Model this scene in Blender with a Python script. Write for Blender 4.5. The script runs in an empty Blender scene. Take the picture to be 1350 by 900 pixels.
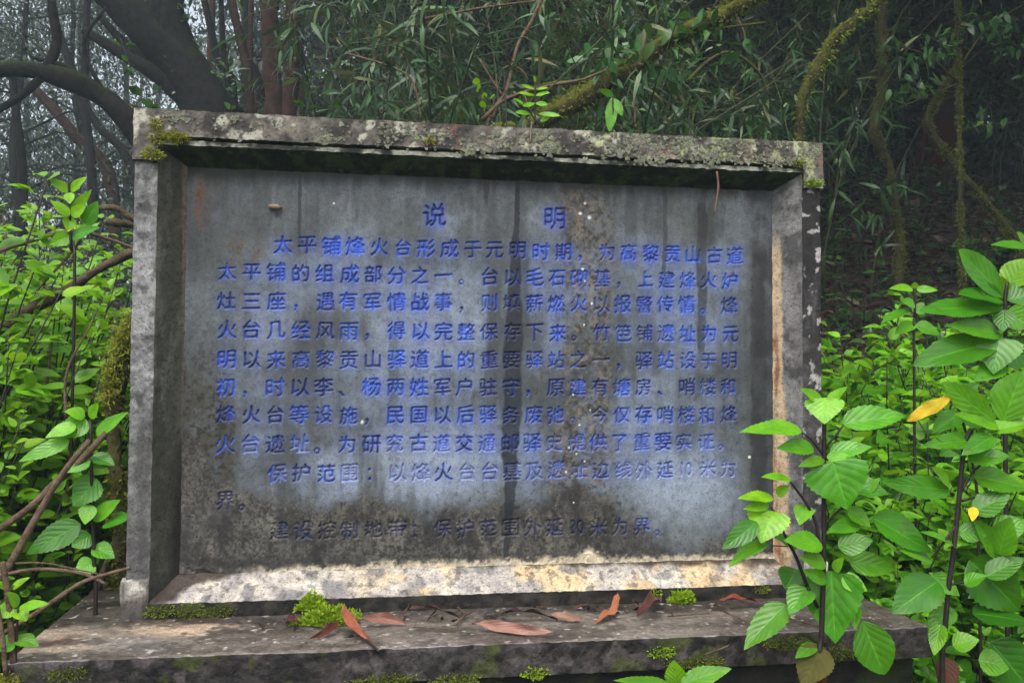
import bpy, math, random
import numpy as np
from mathutils import Matrix, Vector
SC = bpy.context.scene
COL = SC.collection
R_ = math.radians
random.seed(7)
RNG = np.random.default_rng(7)

# ---------------------------------------------------------------- camera
FPX = 1264.0
CAM = np.array([-0.3299, -2.1723, 0.5200])
YAW, PITCH, ROLL = 0.1666, 0.0371, 0.0069
_f0 = np.array([math.sin(YAW), math.cos(YAW), 0.0]); _r0 = np.array([math.cos(YAW), -math.sin(YAW), 0.0]); _up = np.array([0, 0, 1.0])
CF = _f0 * math.cos(PITCH) + _up * math.sin(PITCH)
_u = -_f0 * math.sin(PITCH) + _up * math.cos(PITCH)
CR = _r0 * math.cos(ROLL) + _u * math.sin(ROLL)
CU = -_r0 * math.sin(ROLL) + _u * math.cos(ROLL)
cd = bpy.data.cameras.new('camera'); cam = bpy.data.objects.new('camera', cd); COL.objects.link(cam)
cd.sensor_width = 36.0; cd.lens = 36.0 * FPX / 1350.0; cd.clip_start = 0.05; cd.clip_end = 500
cam.matrix_world = Matrix(((CR[0], CU[0], -CF[0], CAM[0]), (CR[1], CU[1], -CF[1], CAM[1]), (CR[2], CU[2], -CF[2], CAM[2]), (0, 0, 0, 1)))
SC.camera = cam

# ---------------------------------------------------------------- light
SUN_EL, SUN_AZ = R_(58), R_(205)          # azimuth clockwise from +y: the open sky is behind and left of the viewer
w = bpy.data.worlds.new('World'); SC.world = w; w.use_nodes = True
nt = w.node_tree; nt.nodes.clear()
sky = nt.nodes.new('ShaderNodeTexSky'); sky.sky_type = 'NISHITA'; sky.sun_disc = False
sky.sun_elevation = SUN_EL; sky.sun_rotation = SUN_AZ; sky.air_density = 1.2; sky.dust_density = 6.0; sky.ozone_density = 1.0
hs = nt.nodes.new('ShaderNodeHueSaturation'); hs.inputs['Saturation'].default_value = 0.42
bg = nt.nodes.new('ShaderNodeBackground'); bg.inputs['Strength'].default_value = 0.15
wo = nt.nodes.new('ShaderNodeOutputWorld')
nt.links.new(sky.outputs[0], hs.inputs['Color']); nt.links.new(hs.outputs[0], bg.inputs[0]); nt.links.new(bg.outputs[0], wo.inputs[0])
sd = bpy.data.lights.new('sun', 'SUN'); sd.energy = 0.7; sd.angle = R_(75); sd.color = (1.0, 0.97, 0.92)
so = bpy.data.objects.new('sun', sd); COL.objects.link(so)
_sd = Vector((math.sin(SUN_AZ) * math.cos(SUN_EL), math.cos(SUN_AZ) * math.cos(SUN_EL), math.sin(SUN_EL)))
so.rotation_euler = _sd.to_track_quat('Z', 'Y').to_euler()
SC.view_settings.view_transform = 'Standard'; SC.view_settings.look = 'None'
SC.view_settings.exposure = 1.1; SC.view_settings.gamma = 1; SC.view_settings.use_curve_mapping = False
cy = SC.cycles
cy.use_denoising = True; cy.max_bounces = 7; cy.diffuse_bounces = 4; cy.glossy_bounces = 2; cy.transmission_bounces = 4
cy.volume_bounces = 1; cy.caustics_reflective = False; cy.caustics_refractive = False; cy.sample_clamp_indirect = 4.0

# ---------------------------------------------------------------- helpers
def ray(px, py):
    return CF + CR * (px - 675.0) / FPX - CU * (py - 450.0) / FPX
def W(px, py, Y):                      # the point of the plane y = Y seen at a place of the photograph
    d = ray(px, py); return CAM + d * ((Y - CAM[1]) / d[1])
def to_px(P):
    d = np.asarray(P) - CAM; z = d @ CF
    return 675 + FPX * (d @ CR) / z, 450 - FPX * (d @ CU) / z
def mpp(Y, px=675):                    # metres per photograph pixel at that plane
    return float(np.linalg.norm(W(px + 1, 450, Y) - W(px, 450, Y)))
def lin(r, g, b, k=0.46):
    c = np.array([r, g, b], float) / 255
    return np.where(c <= 0.04045, c / 12.92, ((c + 0.055) / 1.055) ** 2.4) * k
def ss(a, b, x):
    t = np.clip((x - a) / (b - a), 0, 1); return t * t * (3 - 2 * t)
def _h(ix, iy, iz, s):
    n = (ix * 374761393 + iy * 668265263 + iz * 2147483647 + s * 974634777) & 0xffffffff
    n = ((n ^ (n >> 13)) * 1274126177) & 0xffffffff
    n = ((n ^ (n >> 16)) * 2246822519) & 0xffffffff
    return ((n ^ (n >> 15)) & 0xffffff) / float(0xffffff)
def vnoise(P, s=0):
    P = np.asarray(P, float); i = np.floor(P).astype(np.int64); f = P - i; f = f * f * (3 - 2 * f)
    o = 0
    for dx in (0, 1):
        wx = f[:, 0] if dx else 1 - f[:, 0]
        for dy in (0, 1):
            wy = f[:, 1] if dy else 1 - f[:, 1]
            for dz in (0, 1):
                wz = f[:, 2] if dz else 1 - f[:, 2]
                o = o + wx * wy * wz * _h(i[:, 0] + dx, i[:, 1] + dy, i[:, 2] + dz, s)
    return o
def fbm(P, fr=1.0, n=4, s=0, gain=0.55):
    P = np.asarray(P, float) * fr; a, t, o = 1.0, 0, 0
    for k in range(n):
        o = o + a * vnoise(P + k * 17.3, s + k); t += a; a *= gain; P = P * 2.03
    return o / t
def mix(a, b, t):
    t = np.asarray(t)[..., None]; return a * (1 - t) + b * t
def tagit(o, label=None, cat=None, group=None, kind=None):
    if label: o['label'] = label
    if cat: o['category'] = cat
    if group: o['group'] = group
    if kind: o['kind'] = kind
    return o
def empty(name, loc=(0, 0, 0), rz=0):
    o = bpy.data.objects.new(name, None); COL.objects.link(o); o.location = loc; o.rotation_euler = (0, 0, rz); o.empty_display_size = 0.1
    return o
def mesh_obj(name, V, F, mat, parent=None, col=None, uv=None, tint=None, smooth=True, loc=None):
    """V (n,3); F (m,k) array of quads or triangles, or a list of such arrays."""
    V = np.asarray(V, np.float32)
    Fs = F if isinstance(F, list) else [F]
    Fs = [np.asarray(f, np.int32) for f in Fs if len(f)]
    me = bpy.data.meshes.new(name)
    nl = sum(f.size for f in Fs); npoly = sum(len(f) for f in Fs)
    me.vertices.add(len(V)); me.loops.add(nl); me.polygons.add(npoly)
    me.vertices.foreach_set('co', V.ravel())
    li = np.concatenate([f.ravel() for f in Fs]); me.loops.foreach_set('vertex_index', li)
    tot = np.concatenate([np.full(len(f), f.shape[1], np.int32) for f in Fs]); st = np.concatenate([[0], np.cumsum(tot)[:-1]]).astype(np.int32)
    me.polygons.foreach_set('loop_start', st)
    me.polygons.foreach_set('use_smooth', np.full(npoly, smooth))
    me.update(calc_edges=True)
    if col is not None:
        a = me.color_attributes.new('col', 'FLOAT_COLOR', 'POINT')
        c = np.ones((len(V), 4), np.float32); c[:, :3] = col; a.data.foreach_set('color', c.ravel())
    if tint is not None:
        a = me.color_attributes.new('tint', 'FLOAT_COLOR', 'POINT')
        c = np.ones((len(V), 4), np.float32); c[:, :tint.shape[1]] = tint; a.data.foreach_set('color', c.ravel())
    if uv is not None:
        l = me.uv_layers.new(name='UVMap'); l.data.foreach_set('uv', np.asarray(uv, np.float32)[li].ravel())
    me.validate(clean_customdata=False)
    if mat: me.materials.append(mat)
    o = bpy.data.objects.new(name, me); COL.objects.link(o)
    if parent: o.parent = parent
    if loc is not None: o.location = loc
    return o
def copy_tree(o, parent=None):
    c = o.copy(); COL.objects.link(c)
    if parent: c.parent = parent
    for ch in list(o.children): copy_tree(ch, c)
    return c

# ---------------------------------------------------------------- materials
def new_mat(name):
    m = bpy.data.materials.new(name); m.use_nodes = True; n = m.node_tree; n.nodes.clear()
    return m, n, n.nodes.new, n.links.new
def mathn(n, op, a, b=None, c=None):
    x = n.nodes.new('ShaderNodeMath'); x.operation = op
    for i, v in enumerate((a, b, c)):
        if v is None: continue
        if isinstance(v, (int, float)): x.inputs[i].default_value = v
        else: n.links.new(v, x.inputs[i])
    return x.outputs[0]
def mixc(n, fac, a, b, mode='MIX'):
    x = n.nodes.new('ShaderNodeMix'); x.data_type = 'RGBA'; x.blend_type = mode
    for s, v in ((x.inputs[0], fac), (x.inputs[6], a), (x.inputs[7], b)):
        if isinstance(v, (int, float)): s.default_value = v
        elif isinstance(v, (tuple, list, np.ndarray)): s.default_value = (*[float(q) for q in v[:3]], 1)
        else: n.links.new(v, s)
    return x.outputs[2]
def noise(n, scale, detail=5, rough=0.6, vec=None, dist=0.0):
    x = n.nodes.new('ShaderNodeTexNoise'); x.inputs['Scale'].default_value = scale; x.inputs['Detail'].default_value = detail
    x.inputs['Roughness'].default_value = rough; x.inputs['Distortion'].default_value = dist
    if vec is not None: n.links.new(vec, x.inputs['Vector'])
    return x.outputs[0]
def ramp(n, fac, lo, hi):
    x = n.nodes.new('ShaderNodeMapRange'); x.inputs[1].default_value = lo; x.inputs[2].default_value = hi; x.clamp = True
    n.links.new(fac, x.inputs[0]); return x.outputs[0]
def stone_mat(name, r0, r1, bump=0.35, fine=260, grit=0.55):
    """Weathered concrete: the stains and growths are in the 'col' attribute, grain and relief come from noise."""
    m, n, N, L = new_mat(name)
    at = N('ShaderNodeAttribute'); at.attribute_name = 'col'
    tc = N('ShaderNodeTexCoord'); v = tc.outputs['Object']
    g1 = noise(n, fine, 4, 0.7, v); g2 = noise(n, 48, 6, 0.65, v)
    k = mathn(n, 'ADD', mathn(n, 'MULTIPLY', g1, 1.5), mathn(n, 'MULTIPLY', g2, 1.5)); k = mathn(n, 'MAXIMUM', mathn(n, 'SUBTRACT', k, 0.45), 0.2)
    g3 = noise(n, 150, 5, 0.75, v, 0.4); k = mathn(n, 'MULTIPLY', k, mathn(n, 'SUBTRACT', 1.0, mathn(n, 'MULTIPLY', ramp(n, g3, 0.54, 0.62), grit)))
    g4 = noise(n, 62, 6, 0.8, v, 0.6); k = mathn(n, 'MULTIPLY', k, mathn(n, 'SUBTRACT', 1.0, mathn(n, 'MULTIPLY', ramp(n, g4, 0.55, 0.65), grit)))
    cc = N('ShaderNodeCombineColor'); [L(k, cc.inputs[i]) for i in range(3)]
    c = mixc(n, 1.0, at.outputs['Color'], cc.outputs[0], 'MULTIPLY')
    p = N('ShaderNodeBsdfPrincipled'); L(c, p.inputs['Base Color'])
    rr = N('ShaderNodeMapRange'); L(g2, rr.inputs[0]); rr.inputs[1].default_value = 0.3; rr.inputs[2].default_value = 0.7; rr.inputs[3].default_value = r0; rr.inputs[4].default_value = r1
    L(rr.outputs[0], p.inputs['Roughness']); p.inputs['Specular IOR Level'].default_value = 0.35
    b = N('ShaderNodeBump'); b.inputs['Strength'].default_value = bump; b.inputs['Distance'].default_value = 0.004
    L(mathn(n, 'ADD', g1, mathn(n, 'MULTIPLY', g2, 1.5)), b.inputs['Height']); L(b.outputs[0], p.inputs['Normal'])
    o = N('ShaderNodeOutputMaterial'); L(p.outputs[0], o.inputs[0]); return m
def leaf_mat(name, dark, bright, yellow, rough=0.38, trans=0.3, veins=True, spec=0.5, spots=0.0, vk=0.42):
    m, n, N, L = new_mat(name)
    at = N('ShaderNodeAttribute'); at.attribute_name = 'tint'
    sp = N('ShaderNodeSeparateColor'); L(at.outputs['Color'], sp.inputs[0])
    oi = N('ShaderNodeObjectInfo')
    c = mixc(n, sp.outputs[0], dark, bright); c = mixc(n, sp.outputs[1], c, yellow)
    hv = N('ShaderNodeHueSaturation'); L(c, hv.inputs['Color'])
    vv = mathn(n, 'ADD', mathn(n, 'MULTIPLY', oi.outputs['Random'], 0.4), 0.8); L(vv, hv.inputs['Value'])
    c = hv.outputs[0]; bumpin = None
    if veins:
        uv = N('ShaderNodeUVMap'); su = N('ShaderNodeSeparateXYZ'); L(uv.outputs[0], su.inputs[0])
        mm = mathn(n, 'ABSOLUTE', mathn(n, 'SUBTRACT', su.outputs[0], 0.5))
        mid = mathn(n, 'SUBTRACT', 1.0, ramp(n, mm, 0.008, 0.03))
        fr = mathn(n, 'FRACT', mathn(n, 'SUBTRACT', mathn(n, 'ADD', mathn(n, 'MULTIPLY', mathn(n, 'POWER', su.outputs[1], 1.25), 6.0), mathn(n, 'MULTIPLY', noise(n, 14, 2, 0.5, N('ShaderNodeTexCoord').outputs['Object']), 0.9)), mathn(n, 'MULTIPLY', mm, 4.6)))
        d = mathn(n, 'ABSOLUTE', mathn(n, 'SUBTRACT', fr, 0.5))
        side = mathn(n, 'SUBTRACT', 1.0, ramp(n, d, 0.0, 0.09))
        vn = mathn(n, 'MAXIMUM', mid, mathn(n, 'MULTIPLY', side, 0.35))
        c = mixc(n, mathn(n, 'MULTIPLY', vn, vk), c, np.minimum(np.array(bright) * 1.35 + 0.01, 0.6))
        bumpin = mathn(n, 'ADD', mathn(n, 'MULTIPLY', mathn(n, 'POWER', d, 0.6), 1.2), mathn(n, 'MULTIPLY', ramp(n, mm, 0.0, 0.05), 0.8))
    tc = N('ShaderNodeTexCoord')
    if veins:
        nb = noise(n, 38, 4, 0.6, tc.outputs['Object']); c = mixc(n, mathn(n, 'MULTIPLY', ramp(n, nb, 0.42, 0.68), 0.45), c, tuple(np.array(dark) * 1.2))
    if spots:
        sn = ramp(n, noise(n, 55, 3, 0.6, tc.outputs['Object']), 0.63, 0.68)
        c = mixc(n, mathn(n, 'MULTIPLY', sn, spots), c, lin(120, 80, 40))
    p = N('ShaderNodeBsdfPrincipled'); L(c, p.inputs['Base Color']); p.inputs['Roughness'].default_value = rough; p.inputs['Specular IOR Level'].default_value = spec
    if bumpin is not None:
        b = N('ShaderNodeBump'); b.inputs['Strength'].default_value = 0.26; b.inputs['Distance'].default_value = 0.003; L(bumpin, b.inputs['Height']); L(b.outputs[0], p.inputs['Normal'])
    t = N('ShaderNodeBsdfTranslucent')
    L(mixc(n, 0.75, c, mixc(n, 0.5, c, tuple(np.array(yellow) * 1.2))), t.inputs['Color'])
    mx = N('ShaderNodeMixShader'); mx.inputs[0].default_value = trans; L(p.outputs[0], mx.inputs[1]); L(t.outputs[0], mx.inputs[2])
    o = N('ShaderNodeOutputMaterial'); L(mx.outputs[0], o.inputs[0]); return m
def bark_mat(name, c0, c1, moss=0.0, mosscol=(0.10, 0.12, 0.015), scale=18, patch=None):
    m, n, N, L = new_mat(name)
    tc = N('ShaderNodeTexCoord'); v = tc.outputs['Object']
    a = noise(n, scale, 6, 0.7, v); f = noise(n, scale * 6, 4, 0.7, v)
    c = mixc(n, ramp(n, a, 0.3, 0.7), c0, c1)
    if patch is not None: c = mixc(n, ramp(n, noise(n, 2.2, 3, 0.6, v), 0.45, 0.6), c, patch)
    if moss:
        ge = N('ShaderNodeNewGeometry'); sx = N('ShaderNodeSeparateXYZ'); L(ge.outputs['Normal'], sx.inputs[0])
        up = mathn(n, 'ADD', mathn(n, 'MULTIPLY', sx.outputs[2], 0.35), noise(n, 6, 5, 0.7, v))
        mf = ramp(n, up, 0.75 - 0.5 * moss, 0.95 - 0.5 * moss)
        mc = mixc(n, ramp(n, f, 0.3, 0.7), tuple(np.array(mosscol) * 0.45), tuple(np.array(mosscol) * 1.3)); c = mixc(n, mf, c, mc)
    p = N('ShaderNodeBsdfPrincipled'); L(c, p.inputs['Base Color']); p.inputs['Roughness'].default_value = 0.9; p.inputs['Specular IOR Level'].default_value = 0.06
    b = N('ShaderNodeBump'); b.inputs['Strength'].default_value = 0.8; b.inputs['Distance'].default_value = 0.02; L(mathn(n, 'ADD', a, mathn(n, 'MULTIPLY', f, 0.5)), b.inputs['Height']); L(b.outputs[0], p.inputs['Normal'])
    o = N('ShaderNodeOutputMaterial'); L(p.outputs[0], o.inputs[0]); return m
def plain_mat(name, c0, c1, scale=60, rough=0.7, spec=0.3):
    m, n, N, L = new_mat(name)
    tc = N('ShaderNodeTexCoord'); a = noise(n, scale, 5, 0.65, tc.outputs['Object'])
    p = N('ShaderNodeBsdfPrincipled'); L(mixc(n, ramp(n, a, 0.3, 0.7), c0, c1), p.inputs['Base Color']); p.inputs['Roughness'].default_value = rough; p.inputs['Specular IOR Level'].default_value = spec
    b = N('ShaderNodeBump'); b.inputs['Strength'].default_value = 0.4; b.inputs['Distance'].default_value = 0.003; L(a, b.inputs['Height']); L(b.outputs[0], p.inputs['Normal'])
    o = N('ShaderNodeOutputMaterial'); L(p.outputs[0], o.inputs[0]); return m
M = {}
M['stone'] = stone_mat('weathered_concrete', 0.6, 0.9, 0.45)
M['panel'] = stone_mat('slate_panel', 0.5, 0.8, 0.12, grit=0.3)
M['slab'] = stone_mat('wet_concrete', 0.32, 0.75, 0.45, 200)
M['herb'] = leaf_mat('herb_leaf', (0.016, 0.105, 0.004), (0.098, 0.39, 0.014), (0.34, 0.52, 0.008), 0.28, 0.36, True, 0.42, 0.4)
M['shrub'] = leaf_mat('shrub_leaf', (0.016, 0.105, 0.004), (0.105, 0.40, 0.012), (0.34, 0.54, 0.008), 0.30, 0.40, True, 0.4)
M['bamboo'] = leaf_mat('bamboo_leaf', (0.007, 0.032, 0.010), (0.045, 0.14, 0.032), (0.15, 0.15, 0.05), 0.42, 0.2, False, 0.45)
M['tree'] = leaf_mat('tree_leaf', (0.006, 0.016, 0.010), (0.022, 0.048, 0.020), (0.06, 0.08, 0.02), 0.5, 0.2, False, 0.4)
M['glossy'] = leaf_mat('laurel_leaf', (0.012, 0.050, 0.012), (0.04, 0.13, 0.03), (0.12, 0.22, 0.03), 0.3, 0.22, False, 0.5)
M['stem'] = plain_mat('dark_stem', (0.008, 0.006, 0.006), (0.028, 0.018, 0.016), 90, 0.5)
M['twig'] = bark_mat('dead_twig', (0.07, 0.045, 0.03), (0.22, 0.16, 0.11), 0, scale=40)
M['branch'] = bark_mat('dead_branch', (0.03, 0.022, 0.016), (0.16, 0.12, 0.09), 0.18, scale=24)
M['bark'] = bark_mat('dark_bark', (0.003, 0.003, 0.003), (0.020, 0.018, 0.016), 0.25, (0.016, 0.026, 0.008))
M['redbark'] = bark_mat('reddish_bark', (0.018, 0.011, 0.009), (0.06, 0.034, 0.026), 0.0)
M['redtrunk'] = bark_mat('peeling_red_bark', (0.012, 0.008, 0.007), (0.04, 0.024, 0.018), 0.15, patch=(0.055, 0.012, 0.008))
M['mossy'] = bark_mat('mossy_bark', (0.03, 0.026, 0.015), (0.10, 0.085, 0.045), 0.55, (0.09, 0.10, 0.018))
M['mossdim'] = bark_mat('mossy_dim_bark', (0.022, 0.020, 0.012), (0.075, 0.065, 0.035), 0.55, (0.08, 0.09, 0.018))
M['culm'] = plain_mat('bamboo_culm', (0.02, 0.03, 0.012), (0.07, 0.075, 0.03), 12, 0.5)
def moss_mat(name, a, b): return leaf_mat(name, a, b, (0.35, 0.36, 0.03), 0.7, 0.3, False, 0.2)
M['moss_bright'] = moss_mat('bright_moss', (0.06, 0.14, 0.004), (0.26, 0.44, 0.012))
M['moss_dull'] = moss_mat('dull_moss', (0.03, 0.05, 0.01), (0.12, 0.17, 0.025))
M['moss_log'] = moss_mat('log_moss', (0.022, 0.036, 0.006), (0.10, 0.125, 0.018))
M['moss_gold'] = moss_mat('golden_moss', (0.08, 0.10, 0.01), (0.32, 0.34, 0.04))
M['lichen'] = plain_mat('pale_lichen', lin(120, 125, 105), lin(205, 208, 180), 120, 0.9, 0.1)

# ---------------------------------------------------------------- tubes and leaves
class TB:                                  # tubes collected into one mesh
    def __init__(s): s.V = []; s.F = []; s.n = 0
    def tube(s, pts, rad, sides=8, wob=0.0, sub=4, seed=0):
        P = np.asarray(pts, float); r = np.asarray(rad, float) * np.ones(len(P))
        if sub > 1 and len(P) > 2:         # Catmull-Rom
            Q = np.vstack([2 * P[0] - P[1], P, 2 * P[-1] - P[-2]]); T = np.linspace(0, 1, sub, endpoint=False); o = []; ro = []
            for i in range(len(P) - 1):
                a, b, c, d = Q[i:i + 4]
                for t in T:
                    o.append(0.5 * (2 * b + (c - a) * t + (2 * a - 5 * b + 4 * c - d) * t * t + (3 * b - a - 3 * c + d) * t ** 3)); ro.append(r[i] + (r[i + 1] - r[i]) * t)
            P = np.array(o + [P[-1]]); r = np.array(ro + [r[-1]])
        D = np.gradient(P, axis=0); D /= np.linalg.norm(D, axis=1)[:, None] + 1e-12
        ref = np.array([0.31, 0.87, 0.38]); s1 = np.cross(D, ref); s1 /= np.linalg.norm(s1, axis=1)[:, None] + 1e-12; s2 = np.cross(D, s1)
        a = np.linspace(0, 2 * math.pi, sides, endpoint=False)
        off = np.cos(a)[None, :, None] * s1[:, None] + np.sin(a)[None, :, None] * s2[:, None]
        V = P[:, None] + off * r[:, None, None]
        if wob:
            k = fbm(V.reshape(-1, 3), 0.7 / max(r.max(), 1e-4), 3, seed).reshape(V.shape[:2]); V = P[:, None] + off * (r[:, None] * (1 + wob * (k - 0.5) * 2))[..., None]
        n, m = V.shape[:2]; I = np.arange(n * m).reshape(n, m) + s.n
        q = np.stack([I[:-1], np.roll(I, -1, 1)[:-1], np.roll(I, -1, 1)[1:], I[1:]], -1).reshape(-1, 4)
        s.V.append(V.reshape(-1, 3)); s.V.append(P[[0, -1]]); b0 = s.n + n * m
        t0 = np.stack([np.roll(I[0], -1), I[0], np.full(m, b0)], -1); t1 = np.stack([I[-1], np.roll(I[-1], -1), np.full(m, b0 + 1)], -1)
        s.F.append((q, np.vstack([t0, t1]))); s.n += n * m + 2; return s
    def build(s, name, mat, parent=None, loc=None):
        return mesh_obj(name, np.vstack(s.V), [np.vstack([f[0] for f in s.F]), np.vstack([f[1] for f in s.F])], mat, parent, loc=loc)
def template(ns, ntt, shape='ovate', serr=0.0):
    t = np.linspace(0, 1, ntt + 1); s = np.linspace(-1, 1, ns + 1)
    if shape == 'ovate': wd = np.sin(np.pi * t ** 0.66) ** 0.85
    elif shape == 'heart': wd = np.sin(np.pi * np.clip(t, 0, 1) ** 0.5) ** 0.9
    elif shape == 'lance': wd = np.sin(np.pi * t ** 0.62) ** 0.7
    else: wd = np.sin(np.pi * t ** 0.95) ** 0.75            # elliptic
    wd[-1] = 0.0; wd[0] = max(0.03, wd[0])
    T, S = np.meshgrid(t, s, indexing='ij'); X = S * wd[:, None]
    if serr:
        z = np.where(np.arange(ntt + 1) % 2, 1.0 + serr, 1.0 - serr * 0.4); X[:, 0] *= z; X[:, -1] *= z
    I = np.arange(T.size).reshape(T.shape)
    F = np.stack([I[:-1, :-1], I[:-1, 1:], I[1:, 1:], I[1:, :-1]], -1).reshape(-1, 4)
    return X.ravel(), T.ravel(), S.ravel(), F
TPL = {'herb': template(8, 22, 'ovate', 0.07), 'heart': template(8, 20, 'heart', 0.06), 'ell': template(8, 18, 'ell', 0.03), 'mid': template(4, 8, 'ovate', 0.05), 'simple': template(2, 4, 'ovate'),
       'lance': template(2, 4, 'lance'), 'tiny': template(1, 2, 'ell'), 'dead': template(6, 12, 'ell', 0.02)}
class LB:                                  # leaves collected into one mesh
    def __init__(s): s.V = []; s.F = []; s.U = []; s.T = []; s.n = 0
    def add(s, tpl, pos, dr, nr, ln, wd, curl=0.15, fold=0.2, tint=None, ripple=0.0, twist=0.0):
        X, T, S, F = TPL[tpl]
        pos = np.atleast_2d(pos).astype(float); N = len(pos)
        dr = np.broadcast_to(np.atleast_2d(dr), (N, 3)).astype(float); nr = np.broadcast_to(np.atleast_2d(nr), (N, 3)).astype(float)
        b = lambda v: np.broadcast_to(np.asarray(v, float), (N,))[:, None]
        dr = dr / np.linalg.norm(dr, axis=1)[:, None]
        sd = np.cross(dr, nr); sd /= np.linalg.norm(sd, axis=1)[:, None] + 1e-9; nr = np.cross(sd, dr)
        ln, wd, curl, fold, tw = b(ln), b(wd), b(curl), b(fold), b(twist)
        x = X[None] * wd / 2; y = T[None] * ln * (1 - 0.25 * np.abs(curl) * T[None])
        z = fold * np.abs(x) - curl * ln * T[None] ** 2
        if ripple:
            ph = RNG.random((N, 1)) * 6
            z = z + ripple * ln * np.sin(T[None] * 14 + ph + np.sign(S)[None]) * np.abs(S)[None] ** 1.5 * 0.6
        if np.any(tw):
            a = tw * T[None]; x, z = x * np.cos(a) - z * np.sin(a), x * np.sin(a) + z * np.cos(a)
        V = pos[:, None] + sd[:, None] * x[..., None] + dr[:, None] * y[..., None] + nr[:, None] * z[..., None]
        k = len(X)
        s.F.append((F[None] + (np.arange(N) * k)[:, None, None] + s.n).reshape(-1, 4)); s.V.append(V.reshape(-1, 3)); s.n += N * k
        s.U.append(np.tile(np.stack([S * 0.5 + 0.5, T], -1), (N, 1)))
        if tint is None: tint = np.stack([RNG.random(N), np.zeros(N)], -1)
        tint = np.broadcast_to(np.asarray(tint, float), (N, 2)); s.T.append(np.repeat(tint, k, 0))
        return s
    def build(s, name, mat, parent=None, loc=None):
        return mesh_obj(name, np.vstack(s.V), np.vstack(s.F), mat, parent, uv=np.vstack(s.U), tint=np.vstack(s.T), loc=loc)
def unit(v): v = np.asarray(v, float); return v / (np.linalg.norm(v, axis=-1, keepdims=True) + 1e-12)
# ---------------------------------------------------------------- ground
GZ = -0.52
def ground_h(x, y):
    x = np.asarray(x, float); y = np.asarray(y, float)
    right = ss(-3.0, 1.5, x)
    up = np.clip(y - 1.1, 0, None)
    rise = up * (0.06 + 0.42 * right) - 0.008 * right * up ** 2 * (up < 24) + np.where(up >= 24, -0.0, 0)
    rise = np.where(up > 22, 22 * (0.06 + 0.42 * right) - 0.008 * right * 484, rise)
    side = ss(1.6, 5.0, x) * 0.9 * ss(-6, 1, y)
    P = np.stack([x, y, np.zeros_like(x)], -1).reshape(-1, 3)
    n = (fbm(P, 0.8, 4, 3) - 0.5).reshape(x.shape) * 0.35 * ss(0.6, 2.2, np.hypot(x, y * 0.9))
    return GZ + rise + side + n
g = np.concatenate([np.linspace(-36, -6, 24)[:-1], np.linspace(-6, 6, 121), np.linspace(6, 36, 24)[1:]])
gx, gy = np.meshgrid(g, g + 2, indexing='ij'); gz = ground_h(gx, gy)
I = np.arange(gx.size).reshape(gx.shape); F = np.stack([I[:-1, :-1], I[1:, :-1], I[1:, 1:], I[:-1, 1:]], -1).reshape(-1, 4)
GP = np.stack([gx, gy, gz], -1).reshape(-1, 3)
M['soil'] = plain_mat('forest_floor_soil', (0.012, 0.008, 0.006), (0.05, 0.033, 0.022), 14, 0.9, 0.2)
tagit(mesh_obj('ground', GP, F, M['soil']), kind='structure')

# ---------------------------------------------------------------- painted stone pieces
class PB:
    def __init__(s): s.V = []; s.F = []; s.K = []; s.n = 0
    def patch(s, A, B, C, D, key, step=0.0035):
        A, B, C, D = (np.asarray(q, float) for q in (A, B, C, D))
        nu = max(1, int(max(np.linalg.norm(B - A), np.linalg.norm(C - D)) / step)); nv = max(1, int(max(np.linalg.norm(D - A), np.linalg.norm(C - B)) / step))
        u, v = np.meshgrid(np.linspace(0, 1, nu + 1), np.linspace(0, 1, nv + 1), indexing='ij'); u = u[..., None]; v = v[..., None]
        P = (A * (1 - u) + B * u) * (1 - v) + (D * (1 - u) + C * u) * v
        I = np.arange((nu + 1) * (nv + 1)).reshape(nu + 1, nv + 1) + s.n
        s.F.append(np.stack([I[:-1, :-1], I[1:, :-1], I[1:, 1:], I[:-1, 1:]], -1).reshape(-1, 4)); P = P.reshape(-1, 3)
        s.V.append(P); s.K += [key] * len(P); s.n += len(P); return s
    def build(s, name, mat, paint, parent=None, amp=0.0016, loc=None):
        V = np.vstack(s.V); K = np.array(s.K); col = np.zeros((len(V), 3)); px, py = to_px(V)
        for k in np.unique(K):
            q = K == k; col[q] = paint(k, px[q], py[q], V[q])
        d = np.stack([fbm(V, 55, 3, 40 + i) - 0.5 for i in range(3)], -1) * 2 * amp + np.stack([fbm(V, 9, 2, 50 + i) - 0.5 for i in range(3)], -1) * 0.6 * amp
        return mesh_obj(name, V + d, np.vstack(s.F), mat, parent, col=np.clip(col, 0.004, 0.85), loc=loc)
H, HW, TH = 1.0962, 0.80, 0.24
AS, AL, CH, DP = 0.051, 0.058, 0.054, 0.05          # strip of the posts, of the lintel, width and depth of the splay
ZB0, ZB1 = 0.032, 0.083
XI = HW - AS - CH; ZT1 = H - AL - CH
def spots(P, fr, lo, hi, s=0): return ss(lo, hi, fbm(P, fr, 4, s))
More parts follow.
